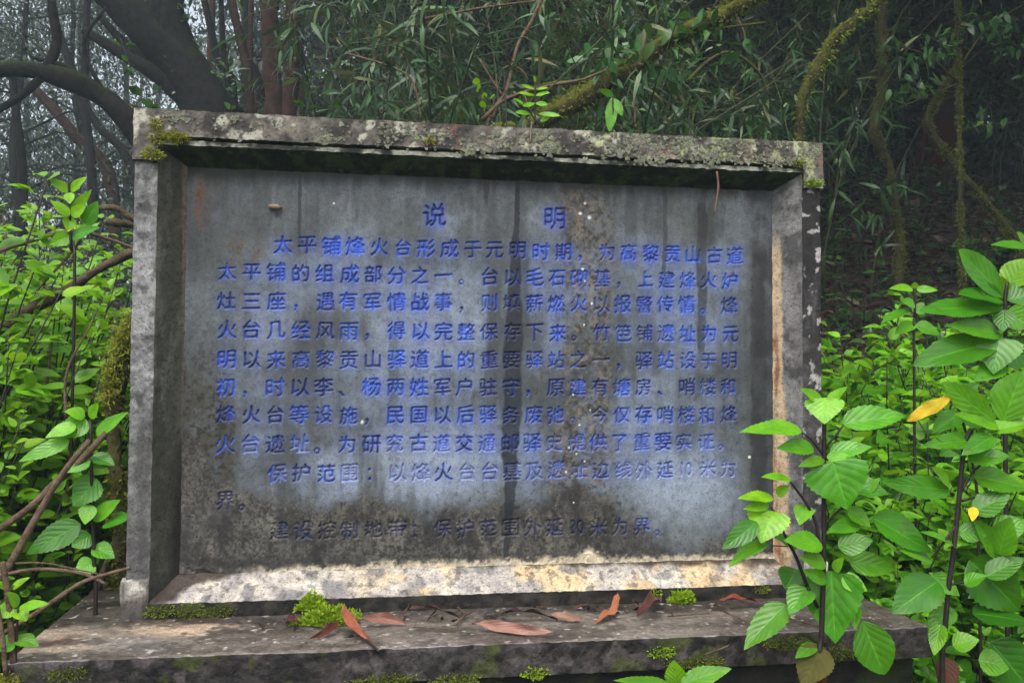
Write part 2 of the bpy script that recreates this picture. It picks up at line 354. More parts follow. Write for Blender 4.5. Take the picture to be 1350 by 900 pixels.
def paint_frame(k, px, py, P):
    n1 = fbm(P, 9, 5, 1); n2 = fbm(P, 40, 4, 2); n3 = fbm(P, 120, 3, 3)
    Ps = P * np.array([1, 1, 0.22]); st = fbm(Ps, 26, 4, 5)
    c = mix(lin(70, 68, 68), lin(165, 160, 158), ss(0.3, 0.72, 0.45 * n1 + 0.35 * n2 + 0.2 * n3))
    if k == 'lintel_face':
        c = mix(lin(78, 72, 68), lin(150, 142, 136), ss(0.32, 0.68, 0.4 * n1 + 0.4 * n2 + 0.2 * n3))
        dk = spots(P, 16, 0.48, 0.62, 7); c = mix(c, lin(52, 48, 48), dk * 0.75)
        c = mix(c, lin(215, 212, 200), spots(P, 26, 0.58, 0.66, 9) * 0.85)
        c = mix(c, lin(150, 108, 102), spots(P, 20, 0.60, 0.70, 11) * ss(420, 560, px) * 0.6)
        c = mix(c, lin(188, 195, 150), spots(P, 34, 0.55, 0.63, 12) * ss(600, 820, px) * 0.7)
    elif k == 'lip':
        c = mix(lin(60, 62, 55), lin(190, 188, 178), ss(0.35, 0.6, n2))
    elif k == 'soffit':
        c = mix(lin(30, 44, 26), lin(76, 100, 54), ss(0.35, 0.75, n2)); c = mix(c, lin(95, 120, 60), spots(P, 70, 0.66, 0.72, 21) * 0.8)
    elif k == 'top':
        c = mix(lin(50, 42, 40), lin(120, 105, 100), n2)
    elif k in ('post_left_face', 'post_left_side'):
        c = 1.1 * mix(lin(122, 121, 124), lin(172, 171, 174), ss(0.35, 0.7, 0.5 * n1 + 0.5 * n3)); c = mix(c, lin(80, 76, 78), ss(0.50, 0.64, st) * 0.55); c = mix(c, lin(58, 54, 54), ss(.55, .7, fbm(Ps * [1, 1, .6], 60, 4, 91)) * ss(192, 205, px + 12 * (n2 - .5)) * .7)
        c = mix(c, lin(62, 58, 58), ss(0.55, 0.7, n2) * 0.6 * ss(640, 560, py)); c = mix(c, lin(88, 84, 88), ss(640, 720, py) * ss(0.4, 0.6, n3) * 0.8)
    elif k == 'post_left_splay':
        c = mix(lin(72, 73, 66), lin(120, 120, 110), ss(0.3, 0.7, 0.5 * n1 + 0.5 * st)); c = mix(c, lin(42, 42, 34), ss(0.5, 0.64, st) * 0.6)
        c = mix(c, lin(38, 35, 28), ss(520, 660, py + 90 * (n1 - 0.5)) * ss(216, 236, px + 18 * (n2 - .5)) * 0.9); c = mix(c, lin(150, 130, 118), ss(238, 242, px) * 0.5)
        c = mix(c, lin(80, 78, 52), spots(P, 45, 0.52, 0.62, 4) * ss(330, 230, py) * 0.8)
    elif k == 'post_right_splay':
        c = mix(lin(100, 99, 102), lin(158, 156, 158), ss(0.3, 0.7, 0.5 * n1 + 0.5 * st)); c = mix(c, lin(66, 64, 68), ss(0.5, 0.66, fbm(P, 22, 4, 8)) * 0.75)
        wv = px + 10 * (st - 0.5) + 8 * (n2 - 0.5); r = ss(300, 340, py)
        half = np.interp(py, [300, 380, 480, 540, 640, 720, 760], [7, 11, 12, 16, 20, 24, 26])
        c = mix(c, lin(214, 190, 162), ss(1, 0.55, np.abs(wv - 1024) / half) * r * 0.9)
        c = mix(c, lin(158, 112, 78), ss(1, 0.3, np.abs(wv - 1023 - 3 * np.sin(py / 23)) / (half * 0.42)) * r * ss(0.42, 0.6, fbm(Ps, 60, 3, 31)) * 0.9)
    elif k in ('post_right_face', 'post_right_side'):
        c = mix(lin(70, 67, 70), lin(132, 128, 132), ss(0.35, 0.7, 0.5 * n1 + 0.5 * n2)); c = mix(c, lin(36, 33, 35), ss(0.42, 0.58, fbm(Ps, 20, 4, 61)) * 0.85 * ss(600, 450, py + 120 * (n1 - .5)))
        c = mix(c, lin(205, 200, 202), spots(P, 48, 0.63, 0.68, 14) * 0.9)
    elif k == 'sill_splay':
        c = mix(lin(172, 166, 172), lin(226, 218, 212), ss(0.3, 0.65, 0.5 * n2 + 0.5 * n1)); c = mix(c, lin(228, 206, 176), ss(0.44, 0.6, fbm(P, 12, 3, 71)) * ss(420, 560, px))
        c = mix(c, lin(212, 180, 146), spots(Ps * [1, 1, .5], 26, 0.56, 0.66, 76) * ss(640, 720, px) * 0.45)
        c = mix(c, lin(142, 140, 146), spots(P * [1, 1, .7], 22, 0.53, 0.62, 73) * 0.8); c = mix(c, lin(100, 94, 92), spots(P, 75, 0.58, 0.66, 74) * 0.6)
        lim = np.interp(px, [200, 225, 260, 320, 400], [800, 790, 768, 757, 745]) + 16 * (n2 - 0.5); c = mix(c, lin(58, 44, 34), ss(4, -4, py - lim) * 0.9)
        c = mix(c, lin(150, 132, 116), ss(900, 1010, px) * ss(0.45, 0.6, n2) * 0.7)
        c = c * np.array([1.0, .98, .95])
    elif k == 'sill_face':
        c = mix(lin(28, 26, 24), lin(78, 72, 66), ss(0.35, 0.7, n2)); c = mix(c, lin(86, 96, 42), spots(P, 30, 0.5, 0.62, 81) * ss(340, 280, px) * 0.8)
    elif k == 'block_face':
        c = mix(lin(168, 162, 162), lin(222, 216, 212), ss(0.3, 0.6, n2)); c = mix(c, lin(88, 78, 76), ss(775, 800, py + 22 * (n2 - 0.5) + 14 * (st - .5)) * 0.9); c = mix(c, lin(70, 64, 64), spots(Ps, 40, 0.52, 0.6, 83) * 0.7)
    m_ = lin(112, 110, 112); return m_ * (np.maximum(c, .002) / m_) ** 1.18 * np.array([.99, 1.02, .97])
tablet = tagit(empty('stone_tablet', (0, 0, 0)), 'grey weathered stone tablet with blue engraved Chinese inscription on a plinth', 'stone tablet')
e = 0.009                                             # the lintel and the foot stand a little proud of the posts
b = PB()
b.patch((-HW, -e, H - AL), (HW, -e, H - AL), (HW, -e, H), (-HW, -e, H), 'lintel_face')
for s in (-1, 1):
    q = sorted((s * HW, s * (HW - AS)))
    b.patch((q[0], -e, ZT1), (q[1], -e, ZT1), (q[1], -e, H - AL), (q[0], -e, H - AL), 'lintel_face')
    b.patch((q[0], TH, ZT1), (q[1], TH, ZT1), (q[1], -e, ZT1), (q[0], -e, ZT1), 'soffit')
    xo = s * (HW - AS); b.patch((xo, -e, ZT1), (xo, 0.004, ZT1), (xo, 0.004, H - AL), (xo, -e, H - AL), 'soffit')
xa = HW - AS
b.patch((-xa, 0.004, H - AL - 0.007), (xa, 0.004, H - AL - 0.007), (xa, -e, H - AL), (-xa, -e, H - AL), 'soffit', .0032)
b.patch((-xa, -0.003, H - AL - 0.017), (xa, -0.003, H - AL - 0.017), (xa, -0.003, H - AL - 0.007), (-xa, -0.003, H - AL - 0.007), 'lip', .0032)
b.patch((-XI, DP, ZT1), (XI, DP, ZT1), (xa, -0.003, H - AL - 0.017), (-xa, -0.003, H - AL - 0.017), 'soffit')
b.patch((-HW, -e, H), (HW, -e, H), (HW, TH, H), (-HW, TH, H), 'top', 0.012)
b.patch((-HW, TH, ZT1), (-HW, -e, ZT1), (-HW, -e, H), (-HW, TH, H), 'post_left_side', 0.012)
b.patch((HW, -e, ZT1), (HW, TH, ZT1), (HW, TH, H), (HW, -e, H), 'post_right_side', 0.012)
b.patch((HW, TH, ZT1), (-HW, TH, ZT1), (-HW, TH, H), (HW, TH, H), 'top', 0.02)
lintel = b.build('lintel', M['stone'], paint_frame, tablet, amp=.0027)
for s, nm in ((-1, 'post_left'), (1, 'post_right')):
    b = PB(); xo, xm, xi = s * (HW - 0.003), s * xa, s * XI
    f = lambda A, B, C, D, k, st=0.0035: b.patch(*((A, B, C, D) if s < 0 else (B, A, D, C)), k, st)
    f((xo, 0, ZB1), (xm, 0, ZB1 - 0.03), (xm, 0, ZT1 + 0.02), (xo, 0, ZT1), nm + '_face')
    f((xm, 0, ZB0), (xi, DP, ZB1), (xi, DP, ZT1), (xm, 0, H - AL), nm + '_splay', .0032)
    f((xo, TH - 0.004, ZB1), (xo, 0, ZB1), (xo, 0, ZT1), (xo, TH - 0.004, ZT1), nm + '_side', 0.012)
    f((xi, TH - 0.004, ZB1), (xo, TH - 0.004, ZB1), (xo, TH - 0.004, ZT1), (xi, TH - 0.004, ZT1), nm + '_side', 0.02)
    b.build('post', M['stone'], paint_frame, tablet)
b = PB(); e2 = 0.012; xw = HW + 0.006
b.patch((-xa, -e2, 0), (xa, -e2, 0), (xa, -e2, ZB0), (-xa, -e2, ZB0), 'sill_face')
b.patch((-xa, -e2, ZB0), (xa, -e2, ZB0), (XI, DP, ZB1), (-XI, DP, ZB1), 'sill_splay', .0032)
for s in (-1, 1):
    q = sorted((s * xw, s * xa))
    b.patch((q[0], -e2, 0), (q[1], -e2, 0), (q[1], -e2, ZB1 - 0.004), (q[0], -e2, ZB1 - 0.004), 'block_face', .0032)
    b.patch((q[0], -e2, ZB1 - 0.004), (q[1], -e2, ZB1 - 0.004), (q[1], 0.01, ZB1 + 0.002), (q[0], 0.01, ZB1 + 0.002), 'block_face', .0032)
    A = [(s * xw, TH, 0), (s * xw, -e2, 0), (s * xw, -e2, ZB1), (s * xw, TH, ZB1)]
    if s > 0: A = [A[1], A[0], A[3], A[2]]
    b.patch(*A, 'block_face', 0.012)
    A = [(s * xa, -e2, ZB0), (s * xa, 0.02, ZB0), (s * xa, 0.02, ZB1), (s * xa, -e2, ZB1)]
    b.patch(*(A if s < 0 else [A[1], A[0], A[3], A[2]]), 'block_face', 0.006)
b.patch((xw, TH, 0), (-xw, TH, 0), (-xw, TH, ZB1), (xw, TH, ZB1), 'sill_face', 0.02)
b.build('sill', M['stone'], paint_frame, tablet, amp=.0024)

# ---------------------------------------------------------------- the engraved panel
GS = 0.0016
NX, NZ = int(2 * XI / GS) + 1, int((ZT1 - ZB1) / GS) + 1
xs = np.linspace(-XI - 0.001, XI + 0.001, NX + 1); zs = np.linspace(ZB1 - 0.001, ZT1 + 0.001, NZ + 1)
dx, dz = xs[1] - xs[0], zs[1] - zs[0]
TITLE = [('说', 573, 283), ('明', 732, 287)]
ROWS = [('太平铺烽火台形成于元明时期，为高黎贡山古道', (373, 322), (970, 337)),
        ('太平铺的组成部分之一。台以毛石砌基，上建烽火炉', (299, 358), (963, 370)),
        ('灶三座，遇有军情战事，则填薪燃火以报警传情。烽', (299, 396), (962, 402)),
        ('火台几经风雨，得以完整保存下来。竹笆铺遗址为元', (299, 434), (963, 440)),
        ('明以来高黎贡山驿道上的重要驿站之一，驿站设于明', (299, 473), (962, 475)),
        ('初，时以李、杨两姓军户驻守，原建有塘房、哨楼和', (298, 510), (961, 510)),
        ('烽火台等设施，民国以后驿务废弛。今仅存哨楼和烽', (298, 546), (961, 546)),
        ('火台遗址。为研究古道交通邮驿史提供了重要实证。', (298, 585), (958, 582)),
        ('保护范围：以烽火台台基及遗址边线外延⑩米为', (366, 624), (961, 617)),
        ('界。', (297, 659), (327, 660)),
        ('建设控制地带：保护范围外延㉚米为界。', (368, 699), (874, 693))]
jobs = [[(c, W(x, y, DP), 0.062) for c, x, y in TITLE]]
for txt, a, z in ROWS:
    A, Z = W(*a, DP), W(*z, DP); jobs.append([(c, A + (Z - A) * (i / max(1, len(txt) - 1)), 0.0452) for i, c in enumerate(txt)])
tris = {}
todo = sorted({c for j in jobs for c, _, _ in j}); tmp = []
for c in todo:
    cu = bpy.data.curves.new('glyph', 'FONT'); cu.body = {'⑩': '10', '㉚': '30'}.get(c, c); cu.resolution_u = 3
    o = bpy.data.objects.new('glyph', cu); COL.objects.link(o); tmp.append((c, o, cu))
bpy.context.view_layer.update(); dg = bpy.context.evaluated_depsgraph_get()
for c, o, cu in tmp:
    ev = o.evaluated_get(dg); me = ev.to_mesh(); me.calc_loop_triangles()
    v = np.array([q.co[:2] for q in me.vertices]).reshape(-1, 2); t = np.array([q.vertices[:] for q in me.loop_triangles], int).reshape(-1, 3)
    if c in '⑩㉚':
        v[:, 0] = (v[:, 0] - (v[:, 0].min() + v[:, 0].max()) / 2) * 0.80; v[:, 1] = (v[:, 1] - 0.36) * 1.06
    else:
        v = v - np.array([0.5, 0.38]); v[:, 1] += 0.07 * v[:, 0]
    tris[c] = v[t]; ev.to_mesh_clear()
for c, o, cu in tmp: bpy.data.objects.remove(o); bpy.data.curves.remove(cu)
SSM = 2
RAST = np.zeros(((NX + 1) * SSM, (NZ + 1) * SSM), np.float32); ROWID = np.full((NX + 1, NZ + 1), -1, np.int16)
rg = np.random.default_rng(3); INK = np.zeros((NX + 1, NZ + 1), np.float32)
for ri, job in enumerate(jobs):
    for c, Pc, size in job:
        a = rg.normal(0, 0.02); rot = np.array([[math.cos(a), math.sin(a)], [-math.sin(a), math.cos(a)]])
        T = (tris[c] @ rot) * size * rg.normal(1, 0.025) + np.array([Pc[0], Pc[2]]) + rg.normal(0, 0.0008, 2)
        i0, i1 = int((Pc[0] - size * .62 - xs[0]) / dx), int((Pc[0] + size * .62 - xs[0]) / dx); j0, j1 = int((Pc[2] - size * .62 - zs[0]) / dz), int((Pc[2] + size * .62 - zs[0]) / dz)
        ROWID[max(0, i0):i1 + 1, max(0, j0):j1 + 1] = ri; INK[max(0, i0):i1 + 1, max(0, j0):j1 + 1] = rg.random()
        G = (T - np.array([xs[0], zs[0]])) / np.array([dx, dz]) * SSM
        for A, B, C in G:
            lo = np.floor(np.minimum(np.minimum(A, B), C)).astype(int); hi = np.ceil(np.maximum(np.maximum(A, B), C)).astype(int) + 1
            if lo.min() < 0 or hi[0] > RAST.shape[0] or hi[1] > RAST.shape[1]: continue
            X, Z = np.meshgrid(np.arange(lo[0], hi[0]), np.arange(lo[1], hi[1]), indexing='ij')
            d = (B[0] - A[0]) * (C[1] - A[1]) - (C[0] - A[0]) * (B[1] - A[1])
            if abs(d) < 1e-9: continue
            l1 = ((X - A[0]) * (C[1] - A[1]) - (C[0] - A[0]) * (Z - A[1])) / d; l2 = ((B[0] - A[0]) * (Z - A[1]) - (X - A[0]) * (B[1] - A[1])) / d
            RAST[lo[0]:hi[0], lo[1]:hi[1]] += (l1 >= -0.02) & (l2 >= -0.02) & (l1 + l2 <= 1.02)
COV = np.clip(RAST, 0, 1).reshape(NX + 1, SSM, NZ + 1, SSM).mean((1, 3))
def blur(a, r, n=2):
    for _ in range(n):
        for ax in (0, 1):
            p = np.pad(a, [(r + 1, r) if i == ax else (0, 0) for i in (0, 1)], mode='edge').cumsum(ax)
            a = (np.take(p, np.arange(2 * r + 1, p.shape[ax]), ax) - np.take(p, np.arange(0, p.shape[ax] - 2 * r - 1), ax)) / (2 * r + 1)
    return a
fat = np.clip((0.5 * blur(COV, 1, 1) + 0.5 * COV) * 1.4 - 0.12, 0, 1)
halo = blur(COV, 4, 2); wide = blur(COV, 9, 2)
X, Z = np.meshgrid(xs, zs, indexing='ij'); P = np.stack([X, np.full_like(X, DP), Z], -1).reshape(-1, 3)
px, py = to_px(P)
def sp(c, fr, n, s): return fbm(P * np.array(c), fr, n, s)
n1, n2, n3 = sp((1, 1, 1), 6, 5, 101), sp((1, 1, 1), 32, 5, 102), sp((1, 1, 1), 130, 3, 103)
drip = sp((1, 1, 0.12), 30, 4, 104); drip2 = sp((1, 1, 0.05), 60, 3, 105)
wx = px + 16 * (n1 - 0.5) + 10 * (n2 - 0.5); wy = py + 70 * (n1 - 0.5) + 34 * (n2 - 0.5)
c = mix(lin(84, 89, 92), lin(124, 130, 138), ss(0.33, 0.68, 0.5 * n1 + 0.3 * drip + 0.2 * n2))
c = mix(c, lin(62, 66, 66), ss(0.52, 0.68, drip) * 0.55)
inside = ss(285, 330, wx) * ss(985, 940, wx) * ss(300, 360, wy) * ss(690, 640, wy)
c = mix(c, lin(128, 138, 158), inside * ss(0.35, 0.6, 0.6 * n1 + 0.4 * drip) * 0.75)
for (cx_, cy_, rx, ry, kk) in ((540, 620, 190, 60, .8), (905, 650, 95, 70, .8), (620, 400, 60, 60, .5), (560, 450, 200, 90, .35), (850, 520, 110, 90, .35), (590, 290, 50, 30, .35), (710, 290, 40, 25, .4), (350, 420, 60, 60, .3), (470, 340, 50, 50, .25)):
    c = mix(c, lin(158, 168, 186), ss(1.1, 0.2, np.hypot((wx - cx_) / rx, (wy - cy_) / ry)) * ss(0.3, 0.55, n1 * .5 + drip * .5) * kk)
c = mix(c, lin(98, 97, 90), ss(0.56, 0.7, sp((1, 1, .5), 11, 4, 107)) * 0.35)
# blue wash that ran out of the letters
drp = np.zeros_like(COV)
for k in range(1, 26, 3): drp[:, :-k] += COV[:, k:] * (1 - k / 28)
bl = np.clip(halo.ravel() * 1.5, 0, 1) * 0.45 + np.clip(wide.ravel() * 1.4, 0, 1) * 0.42 + np.clip(blur(drp, 3, 1).ravel() * 0.2, 0, 1) * ss(.45, .65, drip) * .5
rowfade = np.interp(py, [270, 520, 590, 640, 660, 720], [1, 1, 0.7, 0.45, 0.25, 0.2])
c = mix(c, lin(72, 104, 200), np.clip(bl * (0.3 + 1.1 * ss(.3, .65, n1)), 0, 0.8) * rowfade)
# brown lichen column right of the drip, with pale specks
colm = ss(1, 0.3, np.abs(wx - np.interp(py, [250, 420, 600, 720], [775, 775, 765, 760])) / np.interp(py, [250, 330, 420, 600, 720], [50, 48, 42, 58, 80]))
c = mix(c, lin(92, 88, 82), colm * ss(0.42, 0.62, n2 * .6 + n3 * .4) * 0.75); c = mix(c, lin(64, 58, 52), colm * ss(.5, .62, n3) * .6); c = mix(c, lin(136, 126, 114), colm * ss(0.54, 0.64, sp((1, 1, 1), 85, 3, 171)) * 0.6)
left = ss(292, 262, wx - 30 * ss(420, 560, py)) * ss(380, 560, py)
c = mix(c, lin(74, 70, 60), left * ss(0.3, 0.6, n2) * 0.8); c = mix(c, lin(46, 44, 38), left * ss(0.5, 0.62, n3) * 0.8)
c = mix(c, lin(96, 82, 66), ss(1, 0.3, np.hypot((wx - 320) / 45, (wy - 325) / 40)) * ss(0.45, 0.6, n2) * 0.7)
right = ss(978, 1000, wx + 8 * (drip - .5)); c = mix(c, lin(52, 52, 56), right * ss(0.3, 0.55, n2 * .5 + drip * .5) * 0.8)
c = mix(c, lin(62, 58, 54), ss(1, .2, np.hypot((wx - 930) / 28, (wy - 300) / 45)) * .7)
lim = np.interp(px, [240, 290, 420, 480, 560, 600, 690, 760, 840, 900, 990, 1030], [560, 635, 672, 652, 680, 664, 668, 630, 690, 735, 690, 640])
low = ss(-14, 14, py - lim + 44 * (n2 - 0.5) + 20 * (n3 - .5))
al = mix(lin(50, 50, 49), lin(112, 108, 104), ss(0.36, 0.66, 0.35 * n2 + 0.4 * n3 + .25 * sp((1, 1, 1), 260, 2, 172))); al = mix(al, lin(78, 76, 80), ss(0.45, 0.6, n1) * .5); al = mix(al, lin(40, 40, 40), ss(725, 745, py) * .6)
al = mix(al, lin(134, 130, 124), ss(.54, .68, sp((1, 1, .7), 22, 4, 131)) * ss(.4, .6, n3) * .6); al = mix(al, lin(36, 36, 37), ss(.52, .66, sp((1, 1, .5), 40, 4, 173)) * .6)
c = mix(c, al, low * 0.94)
c = mix(c, lin(38, 36, 34), ss(0.60, 0.66, n3 * 0.7 + n2 * 0.3) * (0.25 + 0.5 * low))
# dark runs from the lintel
def run(xc, wd, y0, y1, colr, k):
    global c
    xx = np.interp(py, xc[0], xc[1]) + 5 * (sp((0, 0, 1), 18, 2, int(xc[1][0])) - 0.5); ww = np.interp(py, wd[0], wd[1]) * (0.85 + 0.5 * (n2 - .5))
    c = mix(c, colr, ss(1.0, 0.72, np.abs(px - xx + 3 * (n3 - .5)) / ww) * ss(y0 - 8, y0 + 14, py) * ss(y1 + 12, y1 - 18, py) * k * (0.75 + .5 * (n2 - .3)))
run(([225, 300, 400, 500, 640, 760], [682, 681, 677, 676, 672, 667]), ([225, 300, 340, 400, 450, 560, 640, 690, 760], [4, 5, 9, 13, 17, 16, 11, 6, 4]), 200, 756, lin(32, 40, 50), 0.94)
run(([225, 760], [394, 390]), ([225, 320], [3.5, 3]), 200, 330, lin(46, 50, 52), 0.8)
run(([225, 760], [641, 640]), ([225, 245, 275], [5, 6, 2]), 200, 276, lin(50, 42, 36), 0.85)
run(([225, 760], [876, 878]), ([225, 400], [3.5, 4]), 200, 370, lin(54, 58, 62), 0.7)
run(([225, 760], [926, 925]), ([225, 330, 460], [5, 10, 6]), 260, 470, lin(50, 52, 54), 0.75)
run(([225, 760], [1001, 1000]), ([225, 460], [10, 14]), 330, 640, lin(46, 46, 50), 0.6)
run(([225, 760], [372, 368]), ([480, 660], [12, 9]), 560, 660, lin(84, 92, 104), 0.5)
run(([225, 760], [520, 516]), ([225, 660], [7, 9]), 430, 560, lin(80, 86, 96), 0.45)
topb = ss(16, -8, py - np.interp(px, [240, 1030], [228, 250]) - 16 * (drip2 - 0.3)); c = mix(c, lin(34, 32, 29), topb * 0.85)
c = mix(c, mix(lin(92, 70, 44), lin(130, 72, 40), n2), ss(1, .4, np.hypot((wx - 262) / 13, (wy - 258) / 36)) * ss(.4, .55, n3 * .5 + n2 * .5) * .9)
crust = ss(6, -5, np.interp(px, [240, 300, 420, 520, 600, 700, 760, 775, 800, 900, 1030], [744, 752, 748, 742, 741, 738, 733, 722, 737, 735, 733]) + 22 * (n2 - .5) + 16 * (n3 - .5) - py)
c = mix(c, mix(lin(196, 186, 172), lin(228, 214, 190), n2), crust * ss(300, 360, px + 60 * (n2 - .5)) * 0.9)
for x_, y_, r_ in ((765, 282, 4), (777, 287, 4), (771, 268, 2.5), (768, 355, 3), (772, 370, 3), (478, 556, 4), (760, 598, 2.5), (750, 590, 2), (771, 608, 2.5), (742, 628, 2), (746, 622, 2.5), (988, 602, 2.5), (756, 662, 2), (756, 520, 2), (778, 540, 2.5), (764, 560, 2), (700, 615, 2), (440, 268, 2), (780, 400, 2.5), (770, 428, 2)):
    c = mix(c, lin(222, 220, 214), ss(1.1, .6, np.hypot(px - x_, py - y_) / (r_ * .7) + 1.6 * (n3 - .5)))
# paint left in the grooves
ink = INK.ravel(); wv_ = sp((1, 1, 1), 60, 3, 141)
pc = mix(lin(24, 40, 132), lin(58, 108, 246), ss(0.30, 0.66, 0.45 * wv_ + 0.3 * ink + 0.25 * n1))
pc = mix(pc, lin(180, 188, 232), ss(565, 610, py) * ss(660, 630, py) * ss(.42, .62, n1 * .6 + ink * .4) * 0.8)
pc = mix(pc, lin(30, 34, 70), low * 0.75)
streak = ss(22, 12, np.abs(px - 676)) * ss(330, 380, py); pc = mix(pc, lin(24, 34, 96), streak * .7)
pan0 = lin(106, 114, 126); c = pan0 * (np.maximum(c, .002) / pan0) ** 1.2 * np.array([1.18, 1.24, 1.23])
worn = np.clip(ss(.36, .50, sp((1, 1, 1), 48, 4, 161)) + ss(760, 560, px) * ss(660, 600, py) * .8, .25, 1)
alpha = worn * fat.ravel() * np.clip(np.interp(py, [640, 665, 720], [1, .55, .55]) - 0.35 * colm * ss(.45, .6, n2) - .15 * streak, 0.25, 1)
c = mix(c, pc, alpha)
depth = 0.0034 * ss(0.1, 0.95, blur(fat, 1, 1))
Y = DP + depth.ravel() + (fbm(P, 20, 3, 150) - .5) * 0.0012 - 0.0035 * (crust * ss(.4, .6, n2)).ravel()
V = P.copy(); V[:, 1] = Y
Yg = Y.reshape(NX + 1, NZ + 1); gy_x, gy_z = np.gradient(Yg, dx, dz); NR = unit(np.stack([gy_x, -np.ones_like(Yg), gy_z], -1).reshape(-1, 3))
I = np.arange((NX + 1) * (NZ + 1)).reshape(NX + 1, NZ + 1)
Fq = np.stack([I[:-1, :-1], I[1:, :-1], I[1:, 1:], I[:-1, 1:]], -1).reshape(-1, 4)
fc = fat.ravel()[Fq].mean(1); rid = np.where(fc > 0.3, ROWID.ravel()[Fq[:, 0]], -1)
def sub(name, sel, parent, extra=None):
    f = Fq[sel]; u, inv = np.unique(f, return_inverse=True)
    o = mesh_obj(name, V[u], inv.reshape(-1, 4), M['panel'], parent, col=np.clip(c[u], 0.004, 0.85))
    o.data.normals_split_custom_set_from_vertices(NR[u]); return o
panel = sub('inscribed_panel', rid < 0, tablet)
for ri in range(len(jobs)):
    sub('inscription_title' if ri == 0 else 'inscription_line', rid == ri, panel)
del RAST, X, Z, P, V, c, NR
bb = PB(); bb.patch((XI, TH - .02, ZB1), (-XI, TH - .02, ZB1), (-XI, TH - .02, ZT1), (XI, TH - .02, ZT1), 'top', 0.03)
bb.build('back_slab', M['stone'], paint_frame, tablet)

# ---------------------------------------------------------------- plinth
SF, SL, SRt, SB, ST = -0.3087, -0.9357, 0.8831, 0.42, 0.062
def paint_slab(k, px, py, P):
    n1 = fbm(P, 4, 5, 201); n2 = fbm(P, 22, 5, 202); n3 = fbm(P, 90, 4, 203); sx = fbm(P * np.array([.4, 1.6, 1]), 14, 4, 204)
    if k == 'slab_top':
        c = mix(lin(74, 66, 60), lin(126, 118, 110), ss(.32, .68, .4 * n1 + .35 * sx + .25 * n3)); c = mix(c, lin(150, 148, 146), ss(1, .2, np.hypot((px - 160) / 110, (py - 850) / 18)) * ss(.35, .6, n2) * .5)
        c = mix(c, lin(196, 172, 146), ss(1.1, .3, np.hypot((px - 240) / 90, (py - 828) / 13) + .9 * (n2 - .5)) * ss(.42, .55, n3 * .5 + sx * .5) * .8)
        c = mix(c, lin(112, 74, 56), ss(1, .2, np.hypot((px - 60) / 80, (py - 835) / 30)) * ss(.45, .62, n2) * .7); c = mix(c, lin(168, 150, 132), ss(.56, .66, sx) * ss(200, 60, px) * .7)
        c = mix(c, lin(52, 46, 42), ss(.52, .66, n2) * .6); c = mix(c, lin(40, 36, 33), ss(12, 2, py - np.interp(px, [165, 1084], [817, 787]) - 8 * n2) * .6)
        c = mix(c, lin(205, 200, 190), spots(P, 75, .70, .74, 205) * .6); c = mix(c, lin(60, 56, 42), ss(900, 1000, px) * ss(.4, .6, n1) * .5)
        c = mix(c, lin(170, 160, 160), ss(.014, .004, P[:, 1] - SF) * ss(.4, .55, n2) * .6)
        c = c * 1.75
    elif k == 'slab_edge':
        c = mix(lin(34, 32, 32), lin(92, 86, 84), ss(.35, .72, .6 * n2 + .4 * n3)); c = mix(c, lin(128, 120, 118), spots(P, 30, .58, .66, 206) * .5); c = mix(c, lin(92, 104, 40), spots(P, 16, .58, .66, 207) * .6)
        c = mix(c, lin(128, 118, 124), ss(-.012, -.002, P[:, 2]) * ss(.4, .6, n2) * .6)
    else:
        c = mix(lin(18, 18, 16), lin(52, 50, 44), ss(.35, .7, n2)); c = mix(c, lin(66, 84, 34), spots(P, 14, .52, .64, 208) * .6)
    return c
plinth = tagit(empty('plinth', (0, 0, 0)), 'low concrete plinth with overhanging damp slab under the inscribed tablet', 'plinth')
b = PB()
b.patch((SL, SF, 0), (SRt, SF, 0), (SRt, SB, 0), (SL, SB, 0), 'slab_top', .0032)
b.patch((SL, SF, -ST), (SRt, SF, -ST), (SRt, SF, 0), (SL, SF, 0), 'slab_edge', .0032)
b.patch((SL, SB, -ST), (SL, SF, -ST), (SL, SF, 0), (SL, SB, 0), 'slab_edge', .01); b.patch((SRt, SF, -ST), (SRt, SB, -ST), (SRt, SB, 0), (SRt, SF, 0), 'slab_edge', .01)
b.patch((SRt, SB, -ST), (SL, SB, -ST), (SL, SB, 0), (SRt, SB, 0), 'slab_edge', .02); b.patch((SL, SB, -ST), (SRt, SB, -ST), (SRt, SF, -ST), (SL, SF, -ST), 'body', .03)
b.build('slab', M['slab'], paint_slab, plinth, amp=.0022)
b = PB(); i_ = .028; zb = GZ - .35; A = [(SL + i_, SF + i_), (SRt - i_, SF + i_), (SRt - i_, SB - i_), (SL + i_, SB - i_)]
for q in range(4):
    p0, p1 = A[q], A[(q + 1) % 4]; b.patch((*p0, zb), (*p1, zb), (*p1, -ST - .002), (*p0, -ST - .002), 'body', .015)
b.build('base', M['stone'], paint_slab, plinth, amp=.004)
